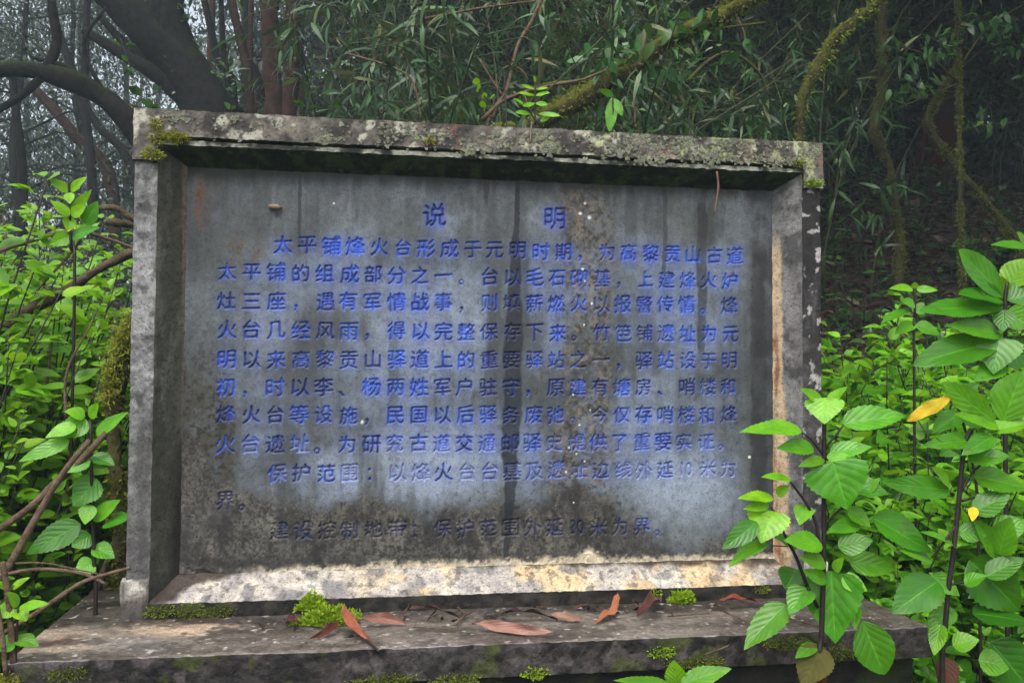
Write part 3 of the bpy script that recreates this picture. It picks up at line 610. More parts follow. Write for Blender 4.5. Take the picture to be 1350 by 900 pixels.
# ---------------------------------------------------------------- plants of many stems, built once and copied
def rdir(n, up=0.0):
    a = RNG.random(n) * 2 * math.pi; z = RNG.normal(up, 0.25, n); return unit(np.stack([np.cos(a), np.sin(a), z], -1))
def make_shrub(name, seed, h, stems, spread, leaf, mat, dens=1.0, tpl='simple', yel=0.10, face=.55):
    rs = np.random.default_rng(seed); root = empty(name); tb = TB(); lb = LB()
    for k in range(stems):
        a = rs.random() * 6.283; b0 = np.array([math.cos(a), math.sin(a), 0]) * rs.random() * spread * .4
        hh = h * rs.uniform(.6, 1.0); out = np.array([math.cos(a), math.sin(a), 0]) * spread * rs.uniform(.3, 1)
        pts = np.array([b0 + out * t ** 1.6 + np.array([0, 0, hh * t]) + rs.normal(0, .015, 3) * (t > 0) for t in np.linspace(0, 1, 6)]); pts[0, 2] = -.12
        tb.tube(pts, np.linspace(.0038, .0014, 6), 5, sub=1)
        nn = int(hh / (leaf * .62) * dens)
        for i in range(nn):
            t = .18 + .82 * (i + .5) / nn; q = np.array([np.interp(t, np.linspace(0, 1, 6), pts[:, j]) for j in range(3)]); q[2] = max(q[2], .02)
            a0 = i * 1.57 + rs.normal(0, .4)
            for s in (0, math.pi):
                if rs.random() < .12: continue
                aa = a0 + s + rs.normal(0, .25); L = leaf * rs.uniform(.55, 1.15) * (1.1 - .55 * t ** 3)
                el = rs.normal(.05 + .5 * t ** 4, .28); d = np.array([math.cos(aa) * math.cos(el), math.sin(aa) * math.cos(el), math.sin(el)])
                n = unit(np.array([-d[0] * .3, -d[1] * .3 - face, 1.0]) + rs.normal(0, .25, 3)); n = n - d * (n @ d)
                q2 = q + d * L * .18 * rs.uniform(.3, 1.6)
                lb.add(tpl, q2, d, n, L, L * rs.uniform(.48, .62), rs.uniform(.05, .4), rs.uniform(.05, .35), (np.clip(rs.beta(1.0, 1.05) * .85 + .35 * t ** 3, 0, 1), yel * rs.random() + .32 * t ** 6))
                if rs.random() < .45:      # side sprig of small leaves
                    e_ = q + d * L * .5
                    for m in range(3):
                        d3 = unit(d + rs.normal(0, .6, 3)); lb.add(tpl, e_, d3, unit(np.array([0, 0, 1]) + rs.normal(0, .3, 3)), L * .5, L * .27, .2, .2, (rs.random(), yel))
    tb.build('stems', M['stem'], root); lb.build('foliage', mat, root); return root
def make_bamboo(seed, h, culms, mat):
    rs = np.random.default_rng(seed); root = empty('bamboo'); tb = TB(); lb = LB()
    for k in range(culms):
        a = rs.random() * 6.283; b0 = rs.normal(0, .10, 3); b0[2] = -.1; hh = h * rs.uniform(.7, 1.05); lean = np.array([math.cos(a), math.sin(a), 0]) * rs.uniform(.15, .5) * hh + np.array([-.1, -.35, 0]) * hh * .4
        T = np.linspace(0, 1, 7); pts = np.array([b0 + lean * t ** 2.2 + np.array([0, 0, hh * (t - .18 * t ** 3)]) for t in T])
        tb.tube(pts, np.linspace(.009, .002, 7), 5, sub=1)
        for i in range(int(hh / .10)):
            t = rs.uniform(.22, 1.0); q = np.array([np.interp(t, T, pts[:, j]) for j in range(3)])
            aa = rs.random() * 6.283; bl = rs.uniform(.12, .38); bd = unit(np.array([math.cos(aa), math.sin(aa), rs.uniform(-.1, .7)])); e_ = q + bd * bl + np.array([0, 0, -bl * .25])
            tb.tube([q, q + bd * bl * .6, e_], [.002, .0016, .001], 4, sub=1)
            for m in range(rs.integers(4, 8)):
                d = unit(bd * rs.uniform(.2, 1.0) + rs.normal(0, .45, 3) + np.array([0, 0, -.55])); L = rs.uniform(.08, .16)
                lb.add('lance', e_ - bd * bl * rs.uniform(0, .5), d, unit(np.array([bd[0], bd[1], .8]) + rs.normal(0, .4, 3)), L, L * rs.uniform(.10, .15), rs.uniform(.1, .5), .1, (rs.beta(1.3, 2.0), rs.random() ** 12))
    tb.build('culms', M['culm'], root); lb.build('foliage', mat, root); return root
def make_tree(name, seed, h, rad, crown, leaves, leaf, matl, matb, drop=.25, tpl='tiny', clump=1.0, lean=(0, 0), cz=.62, trunk_r=.12):
    """Trunk with limbs; the crown is many leaf clumps at the ends of twigs with holes between them."""
    rs = np.random.default_rng(seed); root = empty(name); tb = TB(); T = np.linspace(0, 1, 7)
    pts = np.array([[lean[0] * t ** 1.5, lean[1] * t ** 1.5, h * t] for t in T]) + np.vstack([np.zeros(3), rs.normal(0, trunk_r * .6, (6, 3)) * [1, 1, 0]]); pts[0, 2] = -.4
    tb.tube(pts, trunk_r * np.array([1.3, 1, .85, .7, .55, .4, .2]), 10, .2, 3, seed); cent = []
    for k in range(crown):
        t = rs.uniform(cz - .25, .97); q = np.array([np.interp(t, T, pts[:, j]) for j in range(3)]); a = rs.random() * 6.283; L = rad * rs.uniform(.45, 1.0) * (1.15 - .5 * t)
        d = np.array([math.cos(a), math.sin(a), rs.uniform(-.1, .55)]); m1 = q + d * L * .5 + rs.normal(0, .08 * L, 3); e_ = q + d * L + np.array([0, 0, -drop * L]) + rs.normal(0, .1 * L, 3)
        r0 = trunk_r * .34 * (1.2 - t); tb.tube([q, m1, e_], [r0, r0 * .6, r0 * .2], 6, .15, 3, seed + k)
        for f in np.linspace(.35, 1.1, 5): cent.append(q + (e_ - q) * f + rs.normal(0, rad * .10, 3) + (np.array([0, 0, .12 * L]) if f < .8 else 0))
    lb = LB(); cent = np.array(cent); nc = len(cent); per = max(1, leaves // nc)
    C = np.repeat(cent, per, 0); sz = np.repeat(rad * rs.uniform(.08, .20, nc) * clump, per); N = len(C); br = np.repeat(rs.random(nc), per)
    off = rs.normal(0, 1, (N, 3)) * [1, 1, .6]; Pp = C + off * sz[:, None]
    d = unit(rs.normal(0, 1, (N, 3)) + np.array([0, 0, -drop * 2.2])); n = unit(rs.normal(0, .7, (N, 3)) + np.array([0, 0, 1.0])); L = leaf * rs.uniform(.6, 1.3, N)
    lb.add(tpl, Pp, d, n, L, L * .42, .15, .1, np.stack([np.clip(br * .6 + rs.random(N) * .4, 0, 1), rs.random(N) ** 5], -1))
    tb.build('trunk', matb, root); lb.build('crown', matl, root); return root
def place(root, x, y, rz, sc, z=None, tilt=(0, 0)):
    root.location = (x, y, float(ground_h(np.array([x]), np.array([y]))[0]) if z is None else z); root.rotation_euler = (tilt[0], tilt[1], rz); root.scale = (sc, sc, sc)
def scatter(protos, spots_, label, cat, group):
    for k, (x, y, rz, sc) in enumerate(spots_):
        p = protos[k % len(protos)]; o = p if k < len(protos) else copy_tree(p)
        place(o, x, y, rz, sc); tagit(o, label, cat, group)
rs = np.random.default_rng(11)
def strip(px0, px1, y0, y1, n, sc0, sc1, avoid=0.0):
    o = []
    while len(o) < n:
        Y = y0 + (y1 - y0) * rs.random() ** 1.2; p = rs.uniform(px0, px1); x = W(p, 500, Y)[0]
        if SL - avoid < x < SRt + avoid and SF - .1 < Y < SB + .1 + avoid: continue
        o.append((x, Y, rs.normal(0, .7), rs.uniform(sc0, sc1)))
    return o
# left bank of herbs
ps = [make_shrub('leafy_shrub', 20 + k, 1.15, 15, .40, .088, M['shrub'], 1.3, 'mid', .34) for k in range(6)]
left_spots = [(-1.36, .58, 0, 1.12), (-1.36, .12, .3, .86), (-1.42, .88, .2, 1.3), (-1.35, .32, -.4, .98), (-1.20, -.08, .2, .46), (-1.22, .18, -.3, .56), (-1.22, .42, .5, .62), (-1.24, .72, -.2, .86), (-1.5, .35, .6, 1.08), (-1.62, .7, -.5, 1.2), (-1.28, -.3, .4, .42), (-1.46, -0.15, -0.5, 0.62), (-1.37, 0.35, 0.4, 0.85), (-1.54, 0.10, -0.3, 0.80), (-1.29, 0.75, 0.6, 1.00), (-1.50, 0.65, -0.2, 1.02), (-1.75, 0.35, 0.8, 1.00), (-1.51, 1.05, 0.0, 1.22), (-1.24, 1.15, 0.4, 1.12), (-1.75, 1.00, -0.6, 1.22), (-1.42, -0.48, -0.5, 0.50), (-1.55, -0.45, -0.2, 0.60)]
left_spots += strip(-260, 150, .3, 2.6, 34, .95, 1.4, .46)
scatter(ps, left_spots, 'bright green leafy shrub in the thicket left of the tablet', 'shrub', 'leafy shrubs left of the tablet')
# right bank
ps = [make_shrub('leafy_herb', 40 + k, .95, 10, .34, .11, M['shrub'], 1.3, 'mid', .12) for k in range(6)]
right_spots = [(1.15, .0, -0.8, .60), (1.25, .35, 0.2, .78), (1.05, .55, -0.5, .85), (1.5, .2, 0.5, .85), (1.55, .6, -0.2, .95), (1.3, .85, 0.8, .95), (1.75, .0, 0.7, .9), (1.9, .5, 0.0, 1.0), (1.12, -.25, -0.7, .45), (1.3, -.2, 0.3, .62), (1.5, -.25, -0.3, .75), (1.65, -.55, 0.3, .7), (1.2, -.6, -0.4, .42), (1.38, -.62, -0.6, .5), (2.1, .2, -0.8, 1.05), (1.0, -.62, -0.7, .25)]
right_spots += strip(1085, 1500, .5, 2.0, 26, .80, 1.08) + [(1.0, -.42, 1, .42), (1.1, -.5, 3, .5), (1.25, -.45, 4, .62), (1.45, -.5, 2, .7), (1.0, .2, 4, .75), (1.02, .85, .2, .95), (1.18, .6, -.3, .9), (1.2, 1.2, .5, 1.15), (1.5, .95, -.6, 1.2), (1.8, 1.05, .1, 1.28), (1.42, 1.45, .3, 1.22), (1.72, 1.5, -.4, 1.28), (2.1, 1.2, .7, 1.3), (1.1, 1.5, -.2, 1.15), (2.4, 1.6, 0, 1.3), (1.3, .55, .6, 1.0), (1.65, .55, .4, 1.12), (1.95, .7, -.5, 1.2)]
scatter(ps, right_spots, 'green leafy herb in the undergrowth right of the plinth', 'plant', 'herbs right of the plinth')
# small seedlings on the dark bank
ps = [make_shrub('seedling', 60 + k, .35, 3, .15, .07, M['glossy'], 1.0, 'simple', .02) for k in range(3)]
scatter(ps, strip(1080, 1420, 2.0, 6.5, 54, .8, 2.0), 'small dark seedling on the leaf littered bank', 'seedling', 'seedlings on the dark bank')
# glossy bushes just behind the tablet
ps = [make_shrub('laurel_bush', 80 + k, 2.1, 8, .55, .10, M['glossy'], .9, 'simple', .02) for k in range(3)]
scatter(ps, [(1.05, 1.75, 0, .92), (.62, 1.9, 2, .92), (1.5, 2.2, 4, .85), (.1, 2.0, 1, .85), (-.85, 2.1, 3, 1.0)] , 'dark glossy leaved bush rising behind the tablet', 'bush', 'glossy bushes behind the tablet')
# bamboo thicket on the slope
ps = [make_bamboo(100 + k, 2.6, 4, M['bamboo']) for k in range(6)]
bs = []
for Y in np.arange(2.3, 10.5, .62):
    d = Y - CAM[1]
    for x in np.arange(W(470 if Y < 5 else 440, 300, Y)[0], W(1160 if Y < 5 else 1480, 300, Y)[0], .62 + .03 * Y):
        pxx = to_px(np.array([[x, Y, 1.0]]))[0][0]
        if pxx > 1060 and Y < 4.6 and rs.random() < .8: continue
        if pxx > 1180 and rs.random() < .3: continue
        bs.append((x + rs.normal(0, .2), Y + rs.normal(0, .2), rs.normal(0, .6), rs.uniform(.8, 1.3)))
scatter(ps, bs, 'dark drooping bamboo clump in the thicket behind the tablet', 'bamboo', 'bamboo clumps on the wooded slope')
# tall trees added to darken the slope, their crowns above the view
ps = [make_tree('added_shade_tree', 200 + k, 8.5, 3.6, 24, 9000, .22, M['tree'], M['bark'], trunk_r=.15, cz=.75) for k in range(3)]
scatter(ps, [(2.6, 8.2, 0, 1.0), (1.3, 7.0, 1.4, .95), (5.2, 3.9, 2.4, 1.0), (1.5, 4.6, .3, .95), (4.7, 3.1, 1.3, .9), (2.8, 6.2, 2.2, 1.0), (.9, 9.0, 4, 1.0), (5.2, 6.0, 3, 1.05), (4.6, 10.5, 5.5, 1.1), (7.2, 3.0, 2, 1.1), (6.4, 1.4, 1, 1.0), (5.5, 8.5, 3.9, 1.1), (1.9, 11.5, 5.0, 1.1), (3.2, 5.6, .7, 1.0), (4.6, 1.2, 4.4, .9), (3.4, 13.5, 2.0, 1.2), (8, 6, 1, 1.2), (8, 12, 1, 1.2), (6.0, -1.0, 0.3, 1.0)], 'tall dark tree added to shade the wooded slope behind the tablet', 'tree', 'added shade trees on the wooded slope')
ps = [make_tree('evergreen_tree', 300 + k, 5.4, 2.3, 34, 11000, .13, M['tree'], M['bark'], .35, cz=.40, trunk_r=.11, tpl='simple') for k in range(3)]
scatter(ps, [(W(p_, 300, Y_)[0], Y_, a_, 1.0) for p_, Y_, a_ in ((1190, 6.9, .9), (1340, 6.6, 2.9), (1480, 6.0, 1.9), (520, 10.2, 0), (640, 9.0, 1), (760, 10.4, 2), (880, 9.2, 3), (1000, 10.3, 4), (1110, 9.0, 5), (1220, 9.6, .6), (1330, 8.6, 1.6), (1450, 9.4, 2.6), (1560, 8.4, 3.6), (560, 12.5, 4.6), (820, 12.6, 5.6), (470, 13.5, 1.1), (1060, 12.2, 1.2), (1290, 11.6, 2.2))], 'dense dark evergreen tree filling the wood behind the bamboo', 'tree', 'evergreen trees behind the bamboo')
# misty trees at the left
ps = [make_tree('misty_tree', 230 + k, 6.2, 2.4, 30, 6800, .07, M['tree'], M['bark'], .6, clump=.62, lean=(rs.normal(0, .8), rs.normal(0, .4)), cz=.45, trunk_r=.065) for k in range(4)]
ms = [(W(p_, 300, Y_)[0], Y_, a_, s_) for p_, Y_, a_, s_ in ((30, 9, 0, 1.0), (150, 12, 1, 1.05), (-120, 10, 2, 1.0), (260, 13, 3, 1.1), (80, 16, 4, 1.25), (340, 15, 5, 1.2), (-60, 15, 1.2, 1.2), (170, 20, 2.2, 1.5), (20, 22, 3.3, 1.6), (300, 22, 4.4, 1.6), (-200, 17, .4, 1.3), (-330, 12, .4, 1.2), (400, 19, 4.4, 1.5), (100, 27, 5, 1.9), (230, 28, .7, 1.9), (10, 30, 2, 1.9), (330, 30, 3, 1.9), (-100, 26, 1, 1.9), (160, 32, 4, 2.0))]
scatter(ps, ms, 'slender misty tree in the pale wood left of the tablet', 'tree', 'misty trees left of the tablet')
ps = [make_shrub('shade_bush', 260 + k, 1.9, 12, .9, .09, M['tree'], 1.2, 'simple', 0) for k in range(3)]
scatter(ps, strip(-300, 420, 4.6, 7.5, 22, .7, 1.0), 'dark shaded bush at the edge of the misty wood', 'bush', 'dark bushes before the misty wood')

# ---------------------------------------------------------------- single trunks, limbs, vines and twigs
def wpts(l, Y): return [W(x, y, Y if len(r) == 0 else r[0]) for x, y, *r in l]
def limb(name, lst, Y, rpx, mat, label, cat, sides=10, wob=.18, sub=5, group=None, seed=1):
    P_ = np.array(wpts(lst, Y)); r = np.asarray(rpx, float) * mpp(Y)
    o = TB().tube(P_, np.interp(np.linspace(0, 1, len(P_)), np.linspace(0, 1, np.size(r)), np.atleast_1d(r)), sides, wob, sub, seed).build(name, mat)
    return tagit(o, label, cat, group)
def tree_of(label, cat, Y, name, trunk, rpx, mat, limbs=(), leaves=None):
    root = tagit(empty(name, (0, 0, 0)), label, cat)
    P_ = np.array(wpts(trunk, Y)); g0 = P_[0].copy(); g0[2] = float(ground_h(g0[:1], g0[1:2])[0]) - .25
    if g0[2] < P_[0][2] - .1: P_ = np.vstack([g0, P_]); rpx = [rpx[0] * 1.15] + list(rpx)
    TB().tube(P_, np.interp(np.linspace(0, 1, len(P_)), np.linspace(0, 1, len(rpx)), rpx) * mpp(Y), 14, .34, 7, int(Y * 10)).build('trunk', mat, root)
    if mat in (M['mossy'], M['mossdim']):
        r7 = np.random.default_rng(int(Y * 100) + len(label)); rad = np.interp(np.linspace(0, 1, len(P_)), np.linspace(0, 1, len(rpx)), rpx) * mpp(Y); seg = np.linalg.norm(np.diff(P_, axis=0), axis=1); tl = np.concatenate([[0], np.cumsum(seg)]); N7 = int(2600 * tl[-1])
        u7 = r7.random(N7) * tl[-1]; keep = fbm(np.stack([u7, 0 * u7, 0 * u7], -1), 9, 3, 5) > r7.uniform(.25, .62, N7); u7 = u7[keep]; N7 = len(u7)
        C7 = np.stack([np.interp(u7, tl, P_[:, j]) for j in range(3)], -1); o7 = unit(r7.normal(0, 1, (N7, 3)) + [0, -.25, .15]); R7 = np.interp(u7, tl, rad)[:, None]; L7 = r7.uniform(.008, .028, N7)
        LB().add('tiny', C7 + o7 * R7 * r7.uniform(.75, 1.25, (N7, 1)), unit(o7 + r7.normal(0, .5, (N7, 3)) + [0, 0, -.5]), unit(r7.normal(0, 1, (N7, 3))), L7, L7 * .35, .2, .1, np.stack([r7.random(N7), r7.random(N7) * .35], -1)).build('moss', M['moss_dull' if mat is M['mossdim'] else 'moss_log'], root)
    for l, r in limbs: TB().tube(np.array(wpts(l, Y)), np.interp(np.linspace(0, 1, len(l)), [0, 1], r) * mpp(Y), 8, .28, 4, 3).build('limb', mat, root)
    if leaves:
        lb = LB()
        for (x, y, rx, ry, n, L, tp, mt) in leaves:
            r2 = np.random.default_rng(int(x) + 5); c0 = W(x, y, Y); k = mpp(Y)
            Pp = c0 + r2.normal(0, .5, (n, 3)) * [rx * k, rx * k * .6, ry * k]; d = unit(r2.normal(0, .7, (n, 3)) + [0, 0, -.35]); ll = L * r2.uniform(.6, 1.2, n)
            lb.add(tp, Pp, d, unit(r2.normal(0, .5, (n, 3)) + [0, -.3, 1]), ll, ll * .42, .2, .15, np.stack([r2.random(n), r2.random(n) ** 4 * .6], -1))
        lb.build('foliage', leaves[0][7], root)
    return root
tree_of('dark arching tree whose trunk bows over to the left edge of the photo', 'tree', 4.6, 'arching_tree', [(262, 420), (245, 330), (215, 235), (185, 175), (140, 130), (90, 105), (40, 92), (-30, 95)], [22, 20, 18, 16, 13, 12, 10, 8], M['bark'],
        [([(60, 96), (30, 125), (-10, 150)], (6, 4)), ([(120, 118), (85, 88), (40, 75)], (5, 2)), ([(60, 96), (75, 55), (68, 0), (70, -40)], (7, 5)), ([(140, 130), (110, 60), (140, 10)], (3, 2))])
tree_of('massive dark trunk leaning left above the tablet corner', 'tree', 6.2, 'leaning_tree', [(340, 420), (310, 260), (270, 140), (225, 70), (170, 15), (110, -50)], [34, 32, 30, 28, 24, 20], M['bark'],
        [([(262, 150), (215, 105), (160, 70), (110, 40)], (14, 5)), ([(300, 160), (245, 80), (225, 20), (230, -40)], (22, 16)), ([(200, 45), (215, 0), (210, -40)], (20, 15)), ([(230, 80), (180, 70), (130, 20)], (9, 4))],
        [(x_, y_, 22, 26, 170, .075, 'simple', M['glossy']) for x_, y_ in ((262, 135), (240, 100), (215, 60), (185, 30), (280, 150), (230, 20), (285, 110))])
tree_of('reddish double stemmed tree rising behind the left half of the lintel', 'tree', 5.2, 'red_tree', [(366, 420), (364, 250), (362, 140), (358, 60), (356, -40)], [15, 13, 12, 11, 10], M['redbark'], [([(372, 260), (380, 140), (386, 60), (384, -40)], (13, 9)), ([(384, 90), (395, 110), (398, 150)], (3, 2))])
thin = [((330, 145), (318, 60), (300, -30), 5), ((345, 150), (322, 70), (296, -30), 6), ((300, 150), (285, 70), (262, -30), 5), ((282, 145), (278, 70), (281, -30), 5), ((322, 150), (326, 60), (322, -30), 6), ((310, 150), (296, 80), (290, -30), 4), ((338, 150), (330, 90), (332, -30), 4), ((400, 150), (396, 70), (402, -30), 4),
        ((122, 260), (112, 130), (116, -30), 5), ((150, 260), (100, 180), (40, 110), 7), ((30, 260), (22, 160), (15, 90), 5), ((265, 150), (240, 100), (195, 60), 3), ((440, 170), (436, 80), (425, -30), 3), ((180, 250), (118, 150), (70, 20), 5)]
for k, (a, b_, c_, r) in enumerate(thin):
    Y = 6.5 + (k % 5) * .7; A = W(*a, Y); g0 = A.copy(); g0[2] = float(ground_h(g0[:1], g0[1:2])[0]) - .2
    o = TB().tube([g0, A, W(*b_, Y), W(*c_, Y)], np.array([1.2, 1.1, 1, .8]) * r * mpp(Y), 8, .15, 5, k).build('sapling', M['bark'] if k % 3 else M['redbark'])
    tagit(o, 'thin dark leaning sapling stem in the misty wood', 'sapling', 'thin saplings in the misty wood')
tree_of('mossy log leaning up to the right from behind the lintel', 'leaning log', 1.45, 'mossy_log', [(610, 260), (700, 168), (745, 142), (810, 102), (880, 55), (940, 25), (1010, -10)], [13, 14, 15, 13, 11, 10, 9], M['mossy'], [([(815, 98), (770, 108), (715, 113), (650, 140)], (3.5, 2)), ([(880, 55), (935, 40), (1010, 30)], (3, 1.5))],
        [(815, 85, 60, 34, 70, .085, 'simple', M['glossy']), (905, 45, 70, 30, 60, .085, 'simple', M['glossy'])])
tree_of('mossy crooked sapling curving up behind the right end of the lintel', 'sapling', 1.7, 'mossy_sapling', [(1046, 260), (1054, 185), (1058, 130), (1080, 85), (1105, 45), (1150, 10), (1190, -30)], [5, 5, 6.5, 9, 8, 6, 5], M['mossdim'])
tree_of('hanging mossy vine with twisted stem on the dark bank', 'vine', 3.6, 'mossy_vine', [(1180, 400), (1186, 330), (1178, 260), (1172, 215), (1152, 175), (1163, 120), (1164, 50), (1160, -40)], [8, 7, 6, 6, 8, 6.5, 7, 6], M['mossy'])
tree_of('reddish peeling trunk in the shade at the right', 'tree', 5.4, 'peeling_tree', [(1196, 345), (1218, 290), (1236, 230), (1246, 150), (1262, 60), (1285, -60)], [22, 21, 20, 18, 17, 16], M['redtrunk'], [([(1190, 290), (1204, 240), (1215, 195), (1222, 140)], (7, 6))])
tree_of('mossy forked branch crossing the dark bank at the right', 'branch', 3.2, 'forked_branch', [(1345, 330), (1318, 290), (1290, 255), (1262, 225), (1232, 180), (1222, 160), (1240, 120), (1262, 85)], [4, 5, 5, 6, 6, 5, 4, 3], M['mossdim'])
tree_of('straight thin pole like sapling at the right of the dark bank', 'sapling', 3.0, 'pole_sapling', [(1268, 380), (1266, 250), (1264, 110), (1262, -30)], [3.5, 3.2, 3, 2.5], M['mossdim'],
        [([(1264, 110), (1225, 75), (1180, 60)], (1.5, .8)), ([(1264, 90), (1300, 40), (1350, 5)], (1.8, 1)), ([(1264, 110), (1215, 130), (1180, 145)], (1.4, .8)), ([(1266, 170), (1310, 165), (1345, 160)], (1.2, .8))],
        [(1220, 70, 42, 12, 60, .07, 'simple', M['glossy']), (1310, 30, 50, 22, 80, .075, 'simple', M['glossy']), (1205, 115, 36, 18, 50, .07, 'simple', M['glossy']), (1245, 60, 22, 26, 30, .06, 'simple', M['glossy']), (1300, 165, 30, 8, 20, .07, 'simple', M['glossy']), (1330, 60, 30, 14, 30, .07, 'simple', M['glossy'])])
tree_of('crooked grey twig bush sprouting above the middle of the lintel', 'twig bush', 1.3, 'twig_bush', [(640, 240), (652, 150), (668, 118), (682, 62), (700, 30), (716, -5)], [2, 2, 2.2, 2.2, 2.5, 2.5], M['twig'], [([(664, 128), (650, 108), (632, 78)], (1.8, 1.2)), ([(636, 158), (662, 134), (690, 122), (730, 112), (768, 105), (800, 92)], (3, 1.5)), ([(690, 122), (700, 150)], (1.2, 1)), ([(662, 92), (675, 86), (690, 95), (697, 108)], (1.2, .8))])
limb('dead_twig', [(455, 70), (520, 90), (545, 110), (556, 160)], 2.0, [1.6, 1], M['twig'], 'thin bent grey twig hanging in the dark bamboo left of centre', 'twig', 6, .1)
limb('dead_twig', [(560, 25), (640, 10), (720, 0)], 2.2, [2, 1.2], M['twig'], 'long pale twig crossing near the top of the photo', 'twig', 6, .1)
limb('dead_twig', [(838, 190), (836, 110), (832, 60)], 2.2, [2.2, 1.5], M['twig'], 'upright brown twig behind the lintel right of the mossy log', 'twig', 6, .1)
limb('dead_twig', [(905, 110), (935, 80), (965, 70), (1000, 95), (1015, 128)], 2.1, [3, 1.5], M['mossdim'], 'arching mossy twig behind the lintel', 'twig', 6, .15)
limb('dead_twig', [(970, 20), (980, 40), (984, 60)], 2.1, [1.5, 1], M['twig'], 'short brown twig hanging beside the mossy log', 'twig', 6, .1)
limb('dead_branch', [(-40, 450), (10, 428), (45, 405), (80, 388), (125, 358), (165, 337), (230, 310)], .55, [7, 6, 7, 6, 5, 6, 5], M['branch'], 'thick dark fallen branch sloping through the left shrubs', 'branch', 10, .3)
limb('dead_branch', [(-20, 337), (40, 318), (78, 307), (112, 306), (152, 318), (185, 330)], .40, [2.6, 2.6, 2.2, 1.6], M['twig'], 'thin arching grey branch over the left shrubs', 'branch', 7, .15)
limb('dead_branch', [(112, 306), (92, 335), (62, 368), (48, 384)], .40, [2, 1.2], M['twig'], 'short forked grey twig among the left shrubs', 'branch', 7, .15)
limb('dead_branch', [(128, 275), (152, 274), (168, 284), (200, 300)], .6, [3, 4, 5], M['branch'], 'curved dead stub by the upper left post', 'branch', 8, .25)
limb('dead_branch', [(140, 292), (175, 296), (220, 300)], .65, [5, 6], M['branch'], 'pale brown broken branch end behind the left post', 'branch', 8, .25)
limb('dead_cane', [(-30, 715), (5, 693), (40, 668), (78, 632), (104, 610), (140, 570)], .02, [4.2, 4.2, 4.6, 3.5], M['twig'], 'upper of two parallel bare canes at the left', 'cane', 8, .2)
limb('dead_cane', [(-10, 770), (12, 745), (34, 706), (58, 664), (84, 622), (118, 580)], -.02, [5, 4.5, 4, 3.2], M['twig'], 'lower of two parallel bare canes at the left', 'cane', 8, .2)
limb('dead_cane', [(-40, 862), (0, 837), (50, 806), (100, 772), (128, 760), (172, 748)], -.22, [3, 3, 2.6, 2], M['twig'], 'long straight bare cane rising from the lower left to the post', 'cane', 7, .15)
limb('dead_cane', [(-30, 766), (10, 756), (48, 750), (86, 752), (116, 758), (140, 770)], -.18, [2, 2.4, 1.8], M['twig'], 'low arching bare cane at the left of the plinth', 'cane', 7, .15)
limb('dead_cane', [(20, 742), (60, 742), (100, 750), (130, 756)], -.10, [1.2, 1], M['twig'], 'thin bare cane running behind the arching cane', 'cane', 6, .15)
limb('dead_cane', [(3, 740), (8, 770), (13, 810), (18, 880)], -.30, [3.4, 3.6, 4], M['twig'], 'taller upright bare stalk by the plinth corner', 'cane', 7, .15)
limb('dead_cane', [(-6, 790), (2, 830), (8, 890)], -.32, [2.6, 3], M['twig'], 'shorter upright bare stalk at the left edge of the photo', 'cane', 7, .15)
limb('dead_cane', [(122, 800), (132, 765), (144, 735), (156, 702), (168, 672)], .30, [5, 4.5, 4], M['branch'], 'grey stick leaning on the plinth behind the left post', 'stick', 8, .2)
r8 = np.random.default_rng(5)
for k in range(14):
    Y8 = r8.uniform(-.1, 1.6); x0, y0 = r8.uniform(-60, 150), r8.uniform(380, 760); a8 = r8.uniform(.5, 1.5); L8 = r8.uniform(90, 260); x1, y1 = x0 + math.cos(a8) * L8 * r8.choice([-1, 1], p=[.3, .7]), y0 - math.sin(a8) * L8
    if x1 > 160: continue
    xm, ym = (x0 + x1) / 2 + r8.normal(0, 14), (y0 + y1) / 2 + r8.normal(0, 10)
    limb('bare_twig', [(x0, y0), (xm, ym), (x1, max(y1, 262))], Y8, [2.2, 1.8, .9], M['twig'], 'thin bare twig tangled in the shrubs left of the tablet', 'twig', 6, .15, group='bare twigs in the left thicket', seed=k)
mt_ = tree_of('moss covered crooked trunk half hidden behind the left post', 'tree', .30, 'mossy_tree', [(158, 700), (152, 610), (150, 560), (152, 520), (163, 470), (180, 420), (210, 380)], [9, 8, 9, 12, 12, 10, 9], M['mossy'])
lb = LB(); r2 = np.random.default_rng(4)
for (x, y) in [(150, 520), (154, 500), (157, 480), (163, 458), (168, 435)]:
    n = 260; c0 = W(x - 6, y, .28); k = mpp(.3); lb.add('tiny', c0 + r2.normal(0, 1, (n, 3)) * [7 * k, 8 * k, 9 * k], unit(r2.normal(0, 1, (n, 3)) + [-.3, -.3, .6]), unit(r2.normal(0, 1, (n, 3))), .012, .004, .2, 0, np.stack([r2.random(n), r2.random(n) * .6], -1))
lb.build('moss', M['moss_gold'], mt_)

